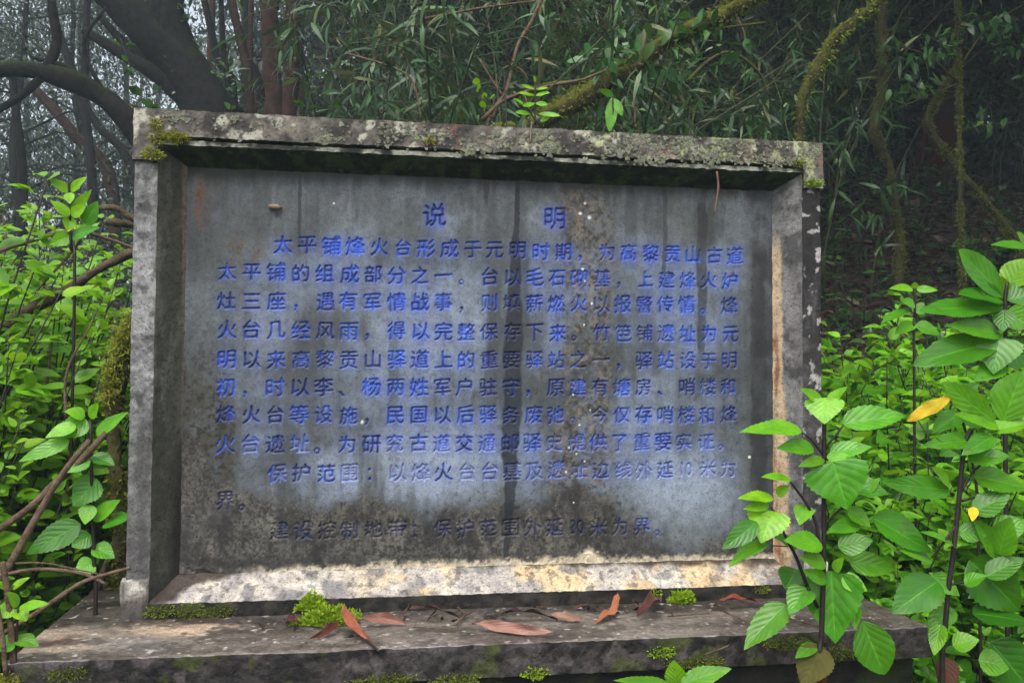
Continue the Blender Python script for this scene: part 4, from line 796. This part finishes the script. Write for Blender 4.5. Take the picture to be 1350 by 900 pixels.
# ---------------------------------------------------------------- herbs whose leaves are set one by one
def hero(name, label, cat, Y, stems, leaves, mat='herb', smat='stem', base=True, tl='herb'):
    root = tagit(empty(name, (0, 0, 0)), label, cat); tb = TB()
    for k, (l, r) in enumerate(stems):
        P_ = wpts(l, Y)
        if k == 0 and base:
            g0 = P_[0].copy(); g0[2] = min(g0[2] - .05, float(ground_h(g0[:1], g0[1:2])[0]) - .1); P_ = [g0] + P_
        tb.tube(P_, np.linspace(r[0], r[1], len(P_)) * mpp(Y), 7, .12, 4, k)
    tb.build('stem', M[smat], root); lb = LB(); r3 = np.random.default_rng(len(label)); extra = {}
    for lf in leaves:
        (bx, by), (tx, ty), wp = lf[:3]; o = lf[3] if len(lf) > 3 else {}
        Yb = Y + o.get('dy', r3.normal(0, .012)); Yt = Yb + o.get('dt', -.02)
        B, T_ = W(bx, by, Yb), W(tx, ty, Yt); d = T_ - B; L = np.linalg.norm(d); v = unit(CAM - B)
        n = unit(v * o.get('face', .85) + np.array([0, 0, o.get('up', .55)]) + r3.normal(0, .16, 3)); n = unit(n - unit(d) * (n @ unit(d)))
        ti = o.get('t', (r3.uniform(.2, .95), r3.uniform(0, .16)))
        tgt = lb
        if 'part' in o: tgt = LB()
        cu = o.get('curl', r3.uniform(.02, .14))
        tgt.add(o.get('tpl', tl), B, d + n * cu * L * .6, n, L * 1.05, wp * mpp(Yb) * 1.12, cu, o.get('fold', r3.uniform(.05, .28)), ti, o.get('rip', .012), r3.normal(0, .18))
        if 'part' in o:
            q = tgt.build(o['part'], M[o.get('mat', mat)], root)
            if 'lab' in o: q['label'] = o['lab']
    lb.build('foliage', M[mat], root); return root
M['yellow'] = leaf_mat('yellowed_leaf', lin(200, 150, 20, .8), lin(240, 205, 40, .8), lin(250, 220, 70, .8), .5, .3, True, .3, .5)
M['rust'] = leaf_mat('withered_leaf', lin(70, 36, 22), lin(130, 70, 40), lin(150, 95, 50), .6, .2, True, .3, .4)
M['olive'] = leaf_mat('mossy_leaf', lin(60, 62, 20), lin(110, 108, 40), lin(150, 140, 60), .7, .2, True, .2, .9)
y_ = dict(t=(.95, .45)); yy = dict(t=(.9, .25)); dk = dict(t=(.12, 0))
hero('broadleaf_herb', 'broad leaved herb with dark stem standing before the right plinth corner', 'herb', -.50,
     [([(1080, 900), (1083, 840), (1086, 740), (1086, 650), (1087, 555), (1087, 528)], (4.2, 2.5)), ([(1084, 760), (1080, 720), (1076, 690), (1062, 662), (1040, 632)], (3, 1.6)), ([(1064, 772), (1050, 735), (1036, 708), (1026, 684), (1016, 668)], (2.6, 1.4)),
      ([(1086, 690), (1096, 682), (1110, 668), (1118, 655)], (2.2, 1.2)), ([(1086, 600), (1070, 580), (1055, 568)], (2, 1)), ([(1087, 590), (1100, 576), (1112, 560)], (2, 1)), ([(1038, 720), (1020, 719), (1005, 718)], (.8, .6)), ([(1078, 800), (1064, 772)], (2.5, 2.5))],
     [((1087, 524), (1087, 557), 46, dict(t=(.95, .3), tpl='heart', dt=-.03)), ((1084, 532), (1057, 512), 17, yy), ((1091, 532), (1116, 510), 18, yy), ((1111, 559), (1194, 546), 36, dict(t=(.7, .05), fold=.3)), ((1056, 567), (977, 567), 28, dict(t=(.9, .2), fold=.3)), ((1072, 590), (1027, 590), 24), ((1094, 597), (1148, 588), 24), ((1090, 602), (1128, 606), 20),
      ((1098, 608), (1117, 670), 76, dict(t=(.55, 0), tpl='heart', rip=.02)), ((1086, 605), (1054, 614), 15), ((1042, 632), (1005, 627), 17, yy), ((1024, 652), (1040, 640), 14, y_), ((1018, 655), (974, 656), 20, y_), ((1013, 664), (982, 670), 14, y_), ((1016, 673), (1005, 714), 50, dict(t=(.95, .4), tpl='heart', dt=-.03)), ((998, 688), (955, 723), 26, dk), ((1012, 716), (961, 744), 26, dict(t=(.75, .15), fold=.35)),
      ((1062, 667), (1054, 691), 24, dict(t=(.8, .2), tpl='heart')), ((1083, 716), (1037, 712), 30, dict(t=(.7, .12))), ((1118, 670), (1147, 694), 24), ((1096, 752), (1101, 845), 72, dict(t=(.45, 0), tpl='heart', rip=.02, up=.7)), ((1062, 774), (1041, 809), 34, dict(t=(.55, .05), tpl='heart')), ((1037, 796), (981, 852), 36, dict(t=(.3, .1))),
      ((1137, 818), (1165, 887), 48, dict(t=(.25, .06), tpl='ell')), ((1128, 798), (1127, 828), 15), ((1076, 848), (1050, 866), 18), ((1084, 852), (1058, 902), 44, dict(part='mossy_leaf', mat='olive', lab='hanging olive brown half rotten leaf', t=(.4, .2))), ((1079, 876), (1070, 920), 26, dict(part='withered_leaf', mat='rust', lab='brown withered leaf at the stem foot', t=(.6, .4))),
      ((1088, 742), (1056, 735), 22), ((1090, 765), (1060, 752), 18), ((1132, 690), (1092, 700), 22), ((1150, 682), (1226, 726), 46, dict(t=(.4, 0), fold=.3)), ((1110, 760), (1142, 778), 22, yy), ((1100, 752), (1112, 735), 14, yy), ((1050, 720), (1020, 705), 20, dict(dy=.06, t=(.2, 0))), ((1050, 750), (1036, 775), 34, dict(dy=.05, t=(.05, 0))),
      ((1120, 640), (1170, 650), 26), ((1130, 655), (1160, 630), 18), ((1105, 720), (1150, 712), 30), ((1120, 740), (1180, 750), 30, dict(dy=.05))])
hero('tall_herb', 'tall leafy herb with brown stem at the right edge beside the broad leaved herb', 'herb', -.52,
     [([(1242, 900), (1245, 840), (1250, 780), (1257, 725), (1264, 660), (1268, 615), (1272, 585), (1280, 565)], (4, 3)), ([(1266, 650), (1280, 625), (1296, 610)], (2.2, 1.2)), ([(1252, 770), (1275, 765), (1290, 750)], (2, 1)), ([(1268, 660), (1285, 655)], (2.4, 1.2)), ([(1262, 690), (1240, 720), (1228, 735)], (2, 1))],
     [((1252, 646), (1166, 637), 30, dict(t=(.45, .02))), ((1252, 641), (1230, 616), 22, yy), ((1284, 628), (1352, 642), 40), ((1284, 675), (1330, 652), 34, dict(t=(.35, .05))), ((1284, 668), (1282, 686), 12, dict(part='yellow_leaf', mat='yellow', lab='small yellow leaf fragment', t=(.8, .3))), ((1317, 731), (1331, 682), 38, dict(t=(.75, .12))), ((1314, 731), (1286, 686), 32, dict(t=(.75, .1))),
      ((1278, 738), (1346, 804), 66, dict(t=(.35, 0), rip=.02)), ((1282, 808), (1356, 818), 44, dk), ((1236, 766), (1178, 806), 50, dict(t=(.3, 0))), ((1230, 758), (1264, 784), 26), ((1246, 866), (1252, 910), 28, dict(part='withered_leaf', mat='rust', lab='brown withered leaf on the lower stem', t=(.5, .3))), ((1306, 846), (1356, 905), 56, dict(t=(.2, 0))),
      ((1322, 556), (1346, 491), 50, dict(t=(.75, .12), tpl='ell')), ((1312, 556), (1247, 506), 32, dict(t=(.85, .12), tpl='ell')), ((1316, 562), (1262, 545), 26, yy), ((1302, 570), (1360, 556), 30, yy), ((1310, 575), (1270, 598), 26), ((1290, 580), (1220, 587), 26), ((1275, 600), (1235, 575), 22), ((1276, 605), (1330, 600), 30, dict(t=(.6, .05))),
      ((1240, 822), (1232, 862), 22, yy), ((1256, 850), (1290, 842), 26, yy), ((1290, 870), (1330, 880), 36), ((1272, 770), (1300, 758), 24), ((1225, 735), (1188, 725), 28), ((1264, 700), (1300, 705), 26), ((1258, 720), (1215, 700), 28), ((1300, 760), (1350, 735), 30), ((1254, 800), (1225, 835), 30, dict(t=(.7, .1))), ((1310, 700), (1356, 690), 34)])
hero('whorled_herb', 'upright herb with whorl of long smooth leaves at the right edge', 'herb', -.30,
     [([(1325, 560), (1326, 480), (1325, 400), (1328, 372)], (3.5, 2.5))],
     [((1324, 392), (1267, 331), 40, dict(t=(.55, .03), tpl='ell')), ((1328, 380), (1352, 342), 40, dict(t=(.8, .35), tpl='ell')), ((1323, 404), (1218, 408), 36, dict(t=(.45, 0), tpl='ell')), ((1322, 398), (1266, 386), 36, dict(t=(.3, 0), tpl='ell')), ((1322, 408), (1290, 372), 26, dict(t=(.4, 0), tpl='ell')), ((1328, 396), (1372, 385), 36, dict(tpl='ell')), ((1324, 408), (1322, 436), 26, dict(t=(.25, 0))),
      ((1327, 386), (1320, 365), 14, y_), ((1326, 412), (1362, 430), 34), ((1318, 444), (1309, 491), 56, dict(t=(.5, .05), tpl='heart')), ((1322, 450), (1208, 476), 44, dict(t=(.3, .02), tpl='ell')), ((1318, 440), (1252, 428), 30, dict(t=(.6, .1))), ((1328, 460), (1366, 475), 40), ((1324, 480), (1286, 500), 30)])
hero('whorled_herb', 'pale topped herb peeking in at the right edge above the whorl', 'herb', -.1, [([(1362, 420), (1356, 360), (1352, 325)], (2.5, 2))], [((1352, 325), (1308, 322), 16, dict(t=(.6, .05))), ((1352, 322), (1342, 306), 14, yy), ((1354, 330), (1380, 322), 18)])
hero('young_herb', 'small young herb with paired leaves at the foot of the dark bank', 'herb', .35, [([(1205, 480), (1206, 420), (1206, 380)], (2, 1.6))],
     [((1203, 381), (1174, 379), 13, yy), ((1208, 381), (1236, 382), 10, yy), ((1206, 380), (1206, 372), 9, y_), ((1206, 402), (1190, 396), 14), ((1206, 402), (1218, 412), 18, dict(t=(.5, .1))), ((1197, 409), (1162, 425), 20, dict(t=(.5, .05))), ((1206, 425), (1180, 440), 18), ((1208, 428), (1240, 440), 20)])
hero('yellowing_herb', 'low herb carrying one torn yellow leaf right of the tablet', 'herb', -.12, [([(1290, 700), (1280, 600), (1262, 530)], (2.5, 1.6))],
     [((1254, 523), (1197, 553), 17, dict(part='yellow_leaf', mat='yellow', lab='torn yellow leaf', t=(.8, .3), tpl='ell', rip=.06)), ((1262, 525), (1290, 505), 22), ((1266, 545), (1230, 570), 28), ((1268, 550), (1300, 560), 26), ((1274, 580), (1240, 600), 28)])
hero('young_herb', 'young herb with pale upright leaf at the bottom edge before the plinth', 'herb', -.95, [([(893, 980), (894, 930), (893, 900)], (2.5, 2))],
     [((893, 903), (888, 871), 26, dict(t=(.75, .3), dt=.0)), ((898, 902), (962, 881), 26, dict(t=(.6, .15))), ((885, 903), (812, 896), 16, dict(t=(.6, .15))), ((893, 905), (915, 925), 26)])
hero('left_herb', 'herb with dark stem and drooping leaves behind the left plinth end', 'herb', .05, [([(126, 800), (124, 740), (121, 640), (119, 555)], (2.8, 2))],
     [((114, 553), (82, 575), 26, dict(t=(.55, .1))), ((118, 550), (129, 532), 14, yy), ((112, 548), (86, 541), 16, yy), ((127, 573), (167, 543), 16, dict(t=(.6, .1))), ((92, 580), (26, 607), 18, dict(t=(.7, .1))), ((118, 604), (84, 622), 20), ((129, 632), (96, 665), 32, dict(t=(.45, 0))), ((122, 684), (157, 659), 18), ((138, 690), (170, 682), 30, dict(t=(.4, 0))), ((106, 690), (36, 728), 30, dict(t=(.35, 0))), ((118, 665), (112, 690), 18, dict(t=(.9, .2))),
      ((120, 705), (95, 720), 22), ((124, 720), (150, 735), 20), ((122, 600), (150, 612), 18), ((100, 560), (60, 575), 18, yy), ((124, 740), (100, 755), 22)])
hero('left_herb', 'bright yellow green sprout topping the left shrubs', 'herb', .35, [([(98, 400), (94, 330), (92, 285), (91, 250), (92, 240)], (2, 1.4))],
     [((91, 252), (65, 236), 11, y_), ((93, 252), (113, 233), 11, y_), ((91, 254), (92, 268), 11, y_), ((92, 284), (67, 264), 14, y_), ((94, 280), (120, 251), 11, y_), ((94, 284), (113, 270), 13, y_), ((92, 286), (90, 305), 14, y_), ((92, 310), (66, 322), 16, yy), ((95, 312), (130, 300), 22, dict(t=(.5, 0))), ((112, 296), (128, 266), 18, dict(t=(.4, 0)))])
hero('left_herb', 'low yellow green herb by the near left plinth corner', 'herb', -.30, [([(20, 900), (22, 840), (24, 800)], (1.8, 1.2))], [((26, 800), (62, 795), 14, dict(t=(.9, .3), up=.9)), ((22, 802), (34, 818), 17, y_), ((18, 800), (-6, 812), 18, y_), ((24, 798), (10, 780), 14, yy), ((22, 840), (50, 850), 18), ((20, 845), (-10, 855), 20)])
fr = hero('fern_sprig', 'yellow sprig of narrow leaves growing out of the lintel top', 'fern', .10, [([(706, 165), (705, 140), (706, 108)], (1.2, .8)), ([(712, 166), (700, 150), (690, 136)], (1, .7))],
     [((705, 118), (688, 112), 5, y_), ((706, 118), (722, 116), 5, y_), ((705, 126), (684, 122), 6, y_), ((706, 126), (724, 122), 6, y_), ((705, 136), (690, 140), 6, yy), ((706, 136), (722, 138), 6, yy), ((706, 110), (704, 100), 5, y_), ((694, 140), (678, 130), 6, yy), ((700, 150), (680, 148), 7, yy), ((710, 150), (738, 152), 8, yy), ((712, 160), (728, 150), 9, y_)], base=False, tl='ell')
hero('round_leaf_sprig', 'sprig of small round bright leaves above the middle of the lintel', 'sprig', .35, [([(668, 170), (650, 140), (634, 122), (628, 108)], (1, .7))], [((628, 112), (628, 103), 9, y_), ((630, 121), (630, 111), 10, y_), ((638, 130), (638, 122), 8, y_), ((637, 142), (637, 133), 9, y_), ((645, 132), (652, 125), 7, yy)], tl='ell')
hero('hanging_leaf_herb', 'small herb with two hanging long leaves behind the lintel right of the mossy log', 'herb', 1.2, [([(806, 250), (808, 170), (808, 125)], (1.5, 1))], [((808, 128), (804, 172), 14, dict(t=(.75, .1), tpl='ell')), ((810, 130), (820, 152), 10, dict(t=(.7, .1), tpl='ell')), ((808, 126), (790, 118), 8)])

# ---------------------------------------------------------------- on the stone: fallen leaves, moss, lichen, rootlets
DEAD = [  # base px, tip px, width px, colour pair, curl, lift, label
    ((398, 829), (358, 815), 12, (120, 52, 36), (60, 30, 24), .55, 0, 'small dark red curled leaf left of the bright moss'),
    ((452, 812), (463, 846), 13, (206, 104, 62), (140, 62, 40), .3, .012, 'orange brown leaf hanging from the bright moss'),
    ((446, 822), (428, 842), 10, (150, 60, 40), (70, 32, 26), .4, .006, 'dark russet leaf under the bright moss'),
    ((476, 822), (528, 818), 14, (212, 140, 118), (160, 80, 62), -.35, .004, 'pinkish tan curved leaf right of the bright moss'),
    ((538, 818), (602, 812), 11, (96, 48, 42), (48, 28, 28), .4, 0, 'thin dark maroon leaf at the foot of the sill'),
    ((622, 824), (718, 838), 15, (216, 152, 132), (176, 104, 86), .06, .003, 'long pinkish leaf lying nearest the slab edge'),
    ((660, 818), (726, 812), 12, (96, 46, 50), (50, 28, 30), .3, 0, 'dark maroon leaf behind the long pinkish leaf'),
    ((726, 812), (764, 818), 12, (206, 150, 112), (150, 96, 66), .25, .004, 'pale tan leaf at the middle of the slab'),
    ((783, 818), (831, 800), 15, (222, 130, 72), (164, 82, 44), -.3, .006, 'orange leaf with upturned tip on the slab'),
    ((840, 824), (893, 790), 20, (128, 62, 56), (66, 34, 34), .35, .006, 'large crumpled maroon leaf beside the small moss tuft'),
    ((948, 800), (1000, 795), 11, (196, 76, 42), (120, 44, 28), .2, .003, 'red orange leaf at the right end of the slab'),
    ((636, 812), (660, 808), 12, (120, 112, 122), (70, 64, 72), .3, .004, 'small grey violet leaf against the sill'),
    ((935, 798), (960, 802), 7, (176, 150, 112), (110, 90, 62), .2, .003, 'small straw coloured leaf scrap left of the red orange leaf'),
    ((480, 846), (462, 838), 5, (52, 40, 34), (34, 26, 24), .3, .002, 'tiny black leaf scrap below the russet leaf')]
def Wz(px, py, z):
    d = ray(px, py); return CAM + d * ((z - CAM[2]) / d[2])
def mute(q, k): v = lin(*q, k); g_ = v.mean(); return v * .78 + g_ * .22 * np.array([1.1, 1.0, .8])
for k, (bp, tp, wp, c0, c1, cu, lift, lab) in enumerate(DEAD):
    B, T_ = Wz(*bp, .006 + lift), Wz(*tp, .006); d = T_ - B; L = np.linalg.norm(d); n = unit(np.array([0, -.45, 1.]) + np.random.default_rng(k).normal(0, .25, 3)); n = unit(n - unit(d) * (n @ unit(d)))
    m = leaf_mat('dead_leaf', mute(c1, .36), mute(c0, .46), mute(c0, .46), .45, .1, True, .4, .6, .2); lb = LB()
    lb.add('dead', B, d + n * cu * L * .5, n, L * 1.1, wp * mpp(B[1]) * .95, cu * 1.05, .5, (.8, 0), .05, .8 * (-1) ** k)
    V = lb.V[0]; V[:, 2] += max(0, .004 - V[:, 2].min()) if V[:, 2].min() < .004 else 0
    tagit(lb.build('fallen_leaf', m), lab, 'fallen leaf', 'fallen leaves on the plinth')
STR = [([(880, 812), (905, 810), (935, 808)], 1, 'pale straw lying right of the maroon leaf'), ([(955, 806), (975, 815), (995, 826)], 1, 'pale straw pointing towards the slab edge'), ([(1030, 812), (1060, 820), (1085, 826)], 1.2, 'pale straw before the broad leaved herb'), ([(930, 862), (945, 857), (962, 850)], 1.1, 'short twig on the slab edge below the moss'),
       ([(466, 828), (478, 836), (486, 846), (500, 858)], 1.6, 'thin black twig on the slab below the russet leaf'), ([(545, 826), (580, 828), (606, 829)], .9, 'pale straw left of the long pinkish leaf'), ([(600, 824), (612, 810), (604, 800)], 1.4, 'dry curved petiole at the middle of the slab')]
for l, r, lab in STR:
    P_ = [Wz(x, y, .007) for x, y in l]; tagit(TB().tube(P_, r * mpp(-.15), 6, .1, 4, 5).build('straw', M['stem'] if 'black' in lab else M['twig']), lab, 'straw')
def moss(label, c0, r, n, mat, L=.011, flat=.6, nrm=(0, 0, 1)):
    r3 = np.random.default_rng(n + int(abs(c0[0]) * 1000)); u_ = r3.normal(0, 1, (n, 3)); u_ = unit(u_) * (r3.random((n, 1)) ** .33); u_[:, 2] = np.abs(u_[:, 2]) if nrm[2] > .5 else u_[:, 2]
    lump = .35 + 1.3 * fbm(u_ + c0, 2.2, 3, 9); Pp = np.asarray(c0) + u_ * np.asarray(r) * lump[:, None]
    lb = LB(); lb.add('tiny', Pp, unit(u_ * [1, 1, .6] + np.array(nrm) * .5 + r3.normal(0, .45, (n, 3))), unit(r3.normal(0, 1, (n, 3))), L * r3.uniform(.6, 1.3, n), L * .4, .2, .1, np.stack([np.clip(.15 + .85 * np.linalg.norm(u_, axis=1) * r3.uniform(.5, 1, n), 0, 1), r3.random(n) * .3], -1))
    return tagit(lb.build('moss_tuft', M[mat]), label, 'moss', 'moss tufts on the stone')
moss('large lime green moss tuft at the foot of the sill', Wz(432, 822, 0), (.062, .028, .026), 3000, 'moss_bright'); moss('upper lobe of lime green moss leaning on the sill', Wz(410, 812, .004) + [0, .004, .012], (.026, .014, .030), 900, 'moss_bright')
moss('small bright moss tuft beside the crumpled maroon leaf', Wz(900, 794, 0), (.026, .016, .022), 900, 'moss_bright')
for x, y, rx, rz, mt, lab in ((873, 860, .026, .014, 'moss_bright', 'round moss tuft on the front edge of the slab'), (704, 888, .022, .014, 'moss_bright', 'moss tuft under the slab edge below the long leaf'), (918, 874, .055, .012, 'moss_dull', 'strip of dull moss under the slab edge at the right'), (600, 896, .04, .012, 'moss_dull', 'dull moss under the slab edge at the middle'), (508, 895, .05, .010, 'moss_dull', 'low moss band at the bottom edge left of centre'),
                              (90, 889, .030, .016, 'moss_dull', 'yellow green moss blot on the slab edge near the left corner'), (8, 896, .022, .016, 'moss_gold', 'moss blot at the left end of the slab edge'), (1040, 848, .05, .016, 'moss_dull', 'moss pad on the slab edge behind the broad leaved herb'), (1098, 862, .045, .02, 'moss_dull', 'moss pad right of the broad leaved herb stem')):
    moss(lab, W(x, y, SF - .002), (rx * 1.15, .006, rz * .8), int(13000 * rx), mt, .0065, nrm=(0, -.8, .3))
for x, y, rx, rz, mt, lab in ((212, 806, .032, .014, 'moss_dull', 'dull moss on the left end of the sill face'), (250, 806, .04, .014, 'moss_dull', 'second dull moss patch along the sill face'), (292, 806, .03, .013, 'moss_dull', 'third dull moss patch along the sill face'), (1005, 778, .02, .008, 'moss_dull', 'small dull moss patch on the right end of the sill face'), (865, 782, .012, .008, 'moss_bright', 'tiny moss spot on the sill face above the maroon leaf')):
    moss(lab, W(x, y, -.014), (rx, .008, rz), int(9000 * rx), mt, .007, nrm=(0, -.8, .3))
for x, y, rx, rz, mt, lab in ((200, 203, .022, .012, 'moss_gold', 'golden moss at the lower edge of the left lintel block'), (207, 182, .016, .016, 'moss_gold', 'golden moss climbing the left lintel corner'), (232, 181, .026, .010, 'moss_gold', 'golden moss along the lintel lip at the left'), (206, 165, .010, .010, 'moss_gold', 'small golden moss spot high on the left lintel corner'), (1072, 241, .024, .008, 'moss_bright', 'bright moss rim under the right lintel block'), (1052, 216, .014, .008, 'moss_dull', 'moss spot at the right lintel corner'), (566, 186, .01, .008, 'moss_gold', 'moss speck on the lintel lip at the middle')):
    moss(lab, W(x, y, -.010), (rx, .008, rz), int(13000 * rx), mt, .008, nrm=(0, -.8, .2))
r6 = np.random.default_rng(77)
for k in range(34):                                   # small dark scraps washed against the foot of the sill
    f = r6.random(); bx = 350 + 560 * f; by = 824 - 30 * f + r6.normal(3, 4.5); B = Wz(bx, by, .004); L = r6.uniform(.010, .034); a = r6.random() * 6.28; d = np.array([math.cos(a), math.sin(a) * .6, r6.uniform(-.05, .3)])
    if B[1] > -.02: B[1] = -.03 - .03 * r6.random()
    c1 = lin(*((70, 44, 34), (96, 66, 46), (52, 40, 34), (120, 74, 48))[k % 4]); m_ = M.setdefault('scrap%d' % (k % 4), leaf_mat('leaf_scrap', c1 * .6, c1, c1, .6, .1, True, .3, .5, .2)); lb = LB()
    lb.add('simple', B + [0, 0, .004], d, unit(r6.normal(0, .5, 3) + [0, -.3, 1]), L, L * r6.uniform(.25, .5), r6.uniform(-.6, .8), .6, (r6.random(), 0), .08, r6.normal(0, 1)); V = lb.V[0]; V[:, 2] += .003 - V[:, 2].min()
    tagit(lb.build('leaf_scrap', m_), 'small dark leaf scrap among the litter at the foot of the sill', 'leaf scrap', 'leaf scraps at the foot of the sill')
# lichen rosettes on the lintel
r4 = np.random.default_rng(21); Vs, Fs, Cs = [], [], []; nv = 0
col0 = [(175 + 905 * r4.random() ** .62, r4.random()) for _ in range(46)]
for k in range(1150):
    if k % 5: xc, yc = col0[r4.integers(46)]; x = xc + r4.normal(0, 9); fy = yc + r4.normal(0, .13)
    else: x = 175 + 905 * r4.random() ** .6; fy = r4.random()
    if not 178 < x < 1080: continue
    f = (x - 175) / 908; y = 147 + 44 * f + (36 - 3 * f) * np.clip(fy, 0, 1.12)
    c0 = W(x, y, -e - .0006); R = r4.gamma(3, .0009) + .0008; a = np.linspace(0, 6.283, 13)[:-1]; ph = r4.random(2) * 6
    rr = R * (1 + .22 * np.sin(a * 3 + ph[0]) + .2 * np.sin(a * 5 + ph[1]) + r4.normal(0, .16, 12))
    ring = lambda s, h: np.stack([c0[0] + np.cos(a) * rr * s, np.full(12, c0[1]) - h, c0[2] + np.sin(a) * rr * s * .85], -1)
    Vs += [ring(1, .0002 + r4.random(12) * .0008), ring(.72, .0012 + .0006 * r4.random(12)), ring(.35, .0006), c0[None] - [0, .0008, 0]]; i = np.arange(12); j = (i + 1) % 12
    for q in (0, 12): Fs.append(np.stack([nv + q + i, nv + q + j, nv + q + 12 + j, nv + q + 12 + i], -1))
    Fs.append(np.stack([nv + 24 + i, nv + 24 + j, np.full(12, nv + 36), np.full(12, nv + 36)], -1)); nv += 37
    cc_ = mix(lin(118, 124, 104), mix(lin(196, 198, 182), lin(168, 178, 128), r4.random()), r4.random() ** .8); Cs.append(np.vstack([np.tile(cc_ * .8, (12, 1)), np.tile(cc_ * 1.05, (12, 1)), np.tile(cc_ * .85, (13, 1))]))
F4 = np.vstack([f for k, f in enumerate(Fs) if k % 3 != 2]); F3 = np.vstack([f[:, :3] for k, f in enumerate(Fs) if k % 3 == 2])
tagit(mesh_obj('lichen', np.vstack(Vs), [F4, F3], M['stone'], col=np.vstack(Cs)), 'pale crusty lichen rosettes over the lintel face', 'lichen', kind='stuff')
limb('rootlet', [(945, 226), (947, 245), (945, 262), (942, 282)], -.004, [1.6, .9], plain_mat('rootlet', lin(120, 70, 58), lin(190, 140, 120)), 'pinkish rootlet dangling below the lintel at the right', 'rootlet', 6, .1)
limb('rootlet', [(701, 161), (700, 175), (699, 189)], -.016, [1.2, .8], plain_mat('rootlet', lin(120, 90, 78), lin(190, 170, 150)), 'short pale rootlet hanging over the lintel face at the middle', 'rootlet', 6, .1)
mb = TB().tube([W(355, 272, DP - .004), W(364, 273, DP - .012), W(371, 274, DP - .004)], [.004, .007, .003], 10, .4, 4, 2).build('mud_nest', plain_mat('dry_mud', lin(150, 125, 100), lin(205, 175, 145))); tagit(mb, 'tan blob of dry mud stuck on the upper left of the inscribed panel', 'mud blob')
# leaf litter lying on the bank
r5 = np.random.default_rng(31); n = 9000; Y5 = r5.uniform(1.6, 7.0, n); X5 = CAM[0] + (Y5 - CAM[1]) * np.tan(YAW + np.arctan((r5.uniform(1020, 1480, n) - 675) / FPX)); Z5 = ground_h(X5, Y5) + .012
M['litter'] = leaf_mat('leaf_litter', (0.012, 0.008, 0.006), (0.10, 0.062, 0.04), (0.18, 0.13, 0.09), .6, .1, False, .3)
lb = LB(); L5 = r5.uniform(.04, .11, n); lb.add('simple', np.stack([X5, Y5, Z5], -1), unit(np.stack([r5.normal(0, 1, n), r5.normal(0, 1, n), r5.normal(0, .25, n)], -1)), unit(r5.normal(0, .35, (n, 3)) + [0, -.3, 1]), L5, L5 * .45, r5.uniform(-.4, .5, n), .25, np.stack([r5.beta(1.2, 2.4, n), r5.random(n) ** 5], -1))
tagit(lb.build('leaf_litter', M['litter']), 'brown leaf litter on the dark bank', 'leaf litter', kind='stuff')
# ---------------------------------------------------------------- mist between the trees
bm_ = np.array([[x, y, z] for x in (-37, 37) for y in (-35, 39) for z in (GZ - 5, 13)], float)
hzm = bpy.data.materials.new('mist'); hzm.use_nodes = True; n_ = hzm.node_tree; n_.nodes.clear()
pv = n_.nodes.new('ShaderNodeVolumePrincipled'); pv.inputs['Color'].default_value = (0.70, 0.86, 0.97, 1); pv.inputs['Density'].default_value = 0.005; pv.inputs['Anisotropy'].default_value = 0.2
ho = n_.nodes.new('ShaderNodeOutputMaterial'); n_.links.new(pv.outputs[0], ho.inputs['Volume'])
tagit(mesh_obj('haze', bm_, np.array([[0, 1, 3, 2], [4, 6, 7, 5], [0, 4, 5, 1], [2, 3, 7, 6], [0, 2, 6, 4], [1, 5, 7, 3]]), hzm, smooth=False), 'thin pale mist hanging in the wood', 'mist', kind='stuff')
